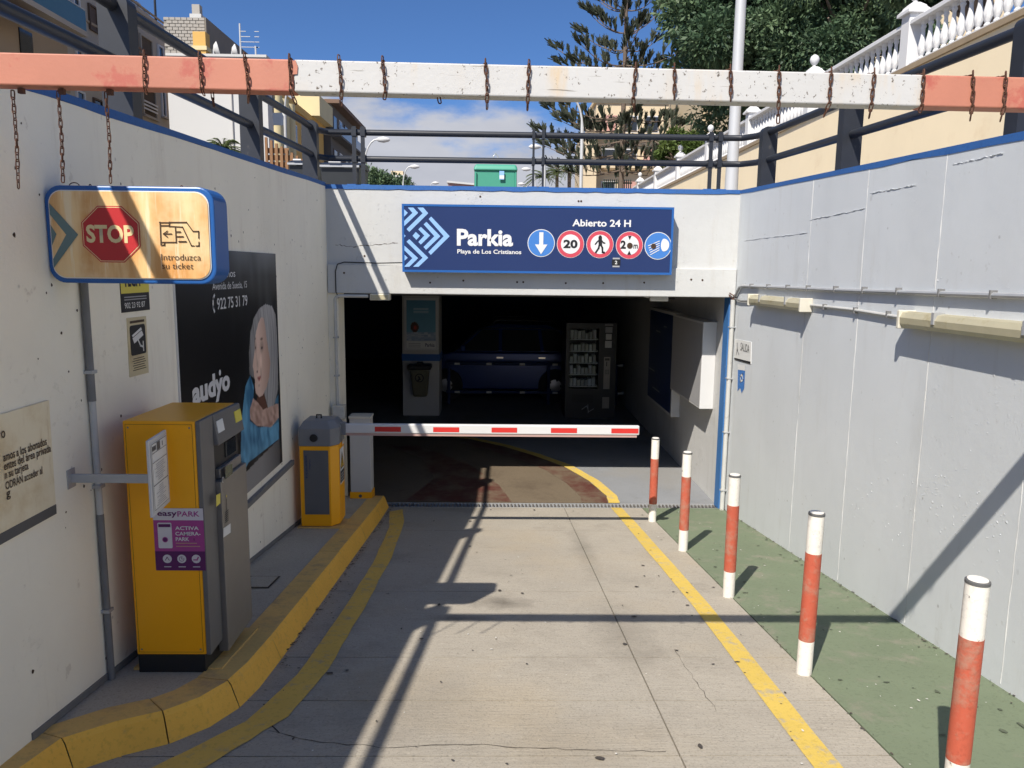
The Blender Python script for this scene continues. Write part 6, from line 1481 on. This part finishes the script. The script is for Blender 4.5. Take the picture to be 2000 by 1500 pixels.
# long dark block
DX = -16.0; Yd0, Yd1 = 71.5+5, 91.0
zd = atX(640, 197, DX).z
db = thing('dark_block', 'long dark shaded apartment block running to the end of the railing', 'building', (DX-4, 84, ZS))
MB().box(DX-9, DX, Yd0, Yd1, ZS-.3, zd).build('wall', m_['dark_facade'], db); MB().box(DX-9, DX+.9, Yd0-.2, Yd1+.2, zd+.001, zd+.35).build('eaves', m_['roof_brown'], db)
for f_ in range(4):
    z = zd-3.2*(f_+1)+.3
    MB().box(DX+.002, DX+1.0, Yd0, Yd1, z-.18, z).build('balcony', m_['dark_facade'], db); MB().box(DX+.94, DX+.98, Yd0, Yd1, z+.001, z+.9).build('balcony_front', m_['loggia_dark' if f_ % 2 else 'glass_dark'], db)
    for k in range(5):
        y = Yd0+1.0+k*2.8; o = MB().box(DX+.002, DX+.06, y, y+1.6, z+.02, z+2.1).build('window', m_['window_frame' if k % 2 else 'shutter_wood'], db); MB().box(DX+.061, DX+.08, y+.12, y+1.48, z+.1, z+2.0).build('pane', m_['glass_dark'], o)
# far white building and the wood before it
fw = thing('far_white_building', 'small far white building low over the front wall', 'building', (atY(762, 350, 160).x, 160, ZS))
a, b = atY(733, 341, 160), atY(790, 336, 160)
MB().box(a.x, b.x, 160, 170, ZS, a.z).build('wall', m_['white_render'], fw); MB().box(a.x+3.0, b.x-.4, 161, 169, a.z+.001, a.z+.9).build('upper_storey', m_['cream_building'], fw)
for k in range(4):
    x = a.x+.6+k*1.45; f = MB().box(x, x+.9, 159.9, 159.998, a.z-2.0, a.z-.8).build('window', m_['print_grey'], fw); MB().box(x+.1, x+.8, 159.85, 159.899, a.z-1.9, a.z-.9).build('pane', m_['glass_dark'], f)
hg = thing('hedge_trees', 'row of dark clipped trees along the far left of the street', 'trees', (-17, 120, ZS))
bls = [(atY(px, py, 120).x, 120+random.uniform(-3, 3), atY(px, py, 120).z, 1.5, 1.8, 1.5) for px, py in ((716, 352), (722, 346), (730, 350), (738, 355), (745, 354), (752, 359), (762, 360), (772, 361), (782, 363), (742, 363), (725, 362), (790, 365))]
foliage('crown', 'leaf_dark', hg, bls, 5000, .55, 91); MB().tube([(-17, 120, ZS), (-17, 120, ZS+6)], .2, 6).build('trunk', m_['bark'], hg)
tr_ = thing('far_roof', 'pale pink roof slope beside the green container', 'roof', (-3.5, 110, ZS))
a, b, c_ = atY(880, 357, 110), atY(925, 363, 110), atY(872, 366, 110)
MB().prism([(a.x, 110, a.z), (b.x+1, 110, b.z), (b.x+1, 110, ZS), (c_.x, 110, ZS), (c_.x, 110, c_.z)], (0, 8, 0)).build('gable', m_['pink_panel'], tr_); MB().prism([(a.x-.5, 109.7, a.z), (b.x+1.2, 109.7, b.z), (b.x+1.2, 109.7, b.z+.25), (a.x-.5, 109.7, a.z+.25)], (0, 8.6, 0)).build('roof_sheet', m_['white_render'], tr_)
# ---- buildings on the right behind the trees
CYb = 72.0
a, b = atY(1152, 200, CYb), atY(1280, 200, CYb)
cbd = thing('cream_building', 'cream apartment building with pink panels behind the araucaria', 'building', ((a.x+b.x)/2, CYb, ZS))
MB().box(a.x+.6, b.x+3, CYb, CYb+9, ZS-.3, a.z).build('wall', m_['cream_building'], cbd); MB().box(a.x+.4, b.x+3, CYb-.2, CYb+9, a.z+.001, a.z+.3).build('cornice', m_['cream_building'], cbd)
MB().box(a.x-.6, a.x+.58, CYb-1.5, CYb+6, ZS-.3, atY(1150, 265, CYb).z).build('side_wing', m_['cream_building'], cbd)
zz = a.z
for f_ in range(4):
    for k in range(3):
        x = a.x+1.2+k*1.9; z = zz-2.6-f_*2.9; fr2 = MB().box(x, x+1.3, CYb-.08, CYb-.002, z, z+1.5).build('window', m_['pink_panel' if (f_+k) % 3 == 0 else 'window_frame'], cbd)
        if (f_+k) % 3: MB().box(x+.1, x+1.2, CYb-.12, CYb-.081, z+.1, z+1.4).build('pane', m_['glass_dark'], fr2)
    MB().box(a.x+.6, b.x+2, CYb-.9, CYb-.15, zz-2.9-f_*2.9, zz-2.72-f_*2.9).build('balcony', m_['cream_building'], cbd)
vb = thing('villa', 'cream villa with a brown timber roof glimpsed through the trees at the top', 'building', (17, 34, TZ))
p = atY(1640, 40, 33); MB().box(p.x-3.4, p.x+7, 33, 42, TZ-.1, p.z+3.4).build('wall', m_['cream_building'], vb)
MB().prism([(p.x-3.0, 31.5, p.z+1.0), (p.x+7, 31.5, p.z+5.0), (p.x+7, 31.5, p.z+5.5), (p.x-3.0, 31.5, p.z+1.5)], (0, 10, 0)).build('roof', m_['roof_brown'], vb)
w_ = MB().box(p.x-.6, p.x+.6, 32.9, 32.998, p.z-1.2, p.z+.6).build('window', m_['roof_brown'], vb); MB().box(p.x-.45, p.x+.45, 32.85, 32.899, p.z-1.05, p.z+.45).build('pane', m_['glass_dark'], w_)
mv = thing('terrace_house', 'cream house glimpsed under the dark trees behind the balustrade', 'building', (12, 40, TZ))
a, b = atY(1375, 150, 40), atY(1570, 150, 40); MB().box(a.x, b.x, 40, 48, TZ-.1, atY(1400, 90, 40).z).build('wall', m_['cream_building'], mv)
for k in range(3): x = a.x+.7+k*1.6; f = MB().box(x, x+.9, 39.93, 39.998, TZ+1.0, TZ+2.6).build('window', m_['window_frame'], mv); MB().box(x+.08, x+.82, 39.9, 39.929, TZ+1.08, TZ+2.5).build('pane', m_['glass_dark'], f)
fg = thing('iron_fence', 'dark green iron fence at the far end below the araucaria', 'fence', (8, 50, ZS))
a, b = atY(1180, 355, 50), atY(1232, 355, 50)
for k in range(14): x = a.x+(b.x-a.x)*k/13; MB().box(x-.03, x+.03, 50, 50.06, ZS, a.z+.15).build('bar', m_['glass_green'], fg)
MB().box(a.x-.1, b.x+.1, 50.061, 50.1, a.z-.1, a.z).build('top_rail', m_['glass_green'], fg)
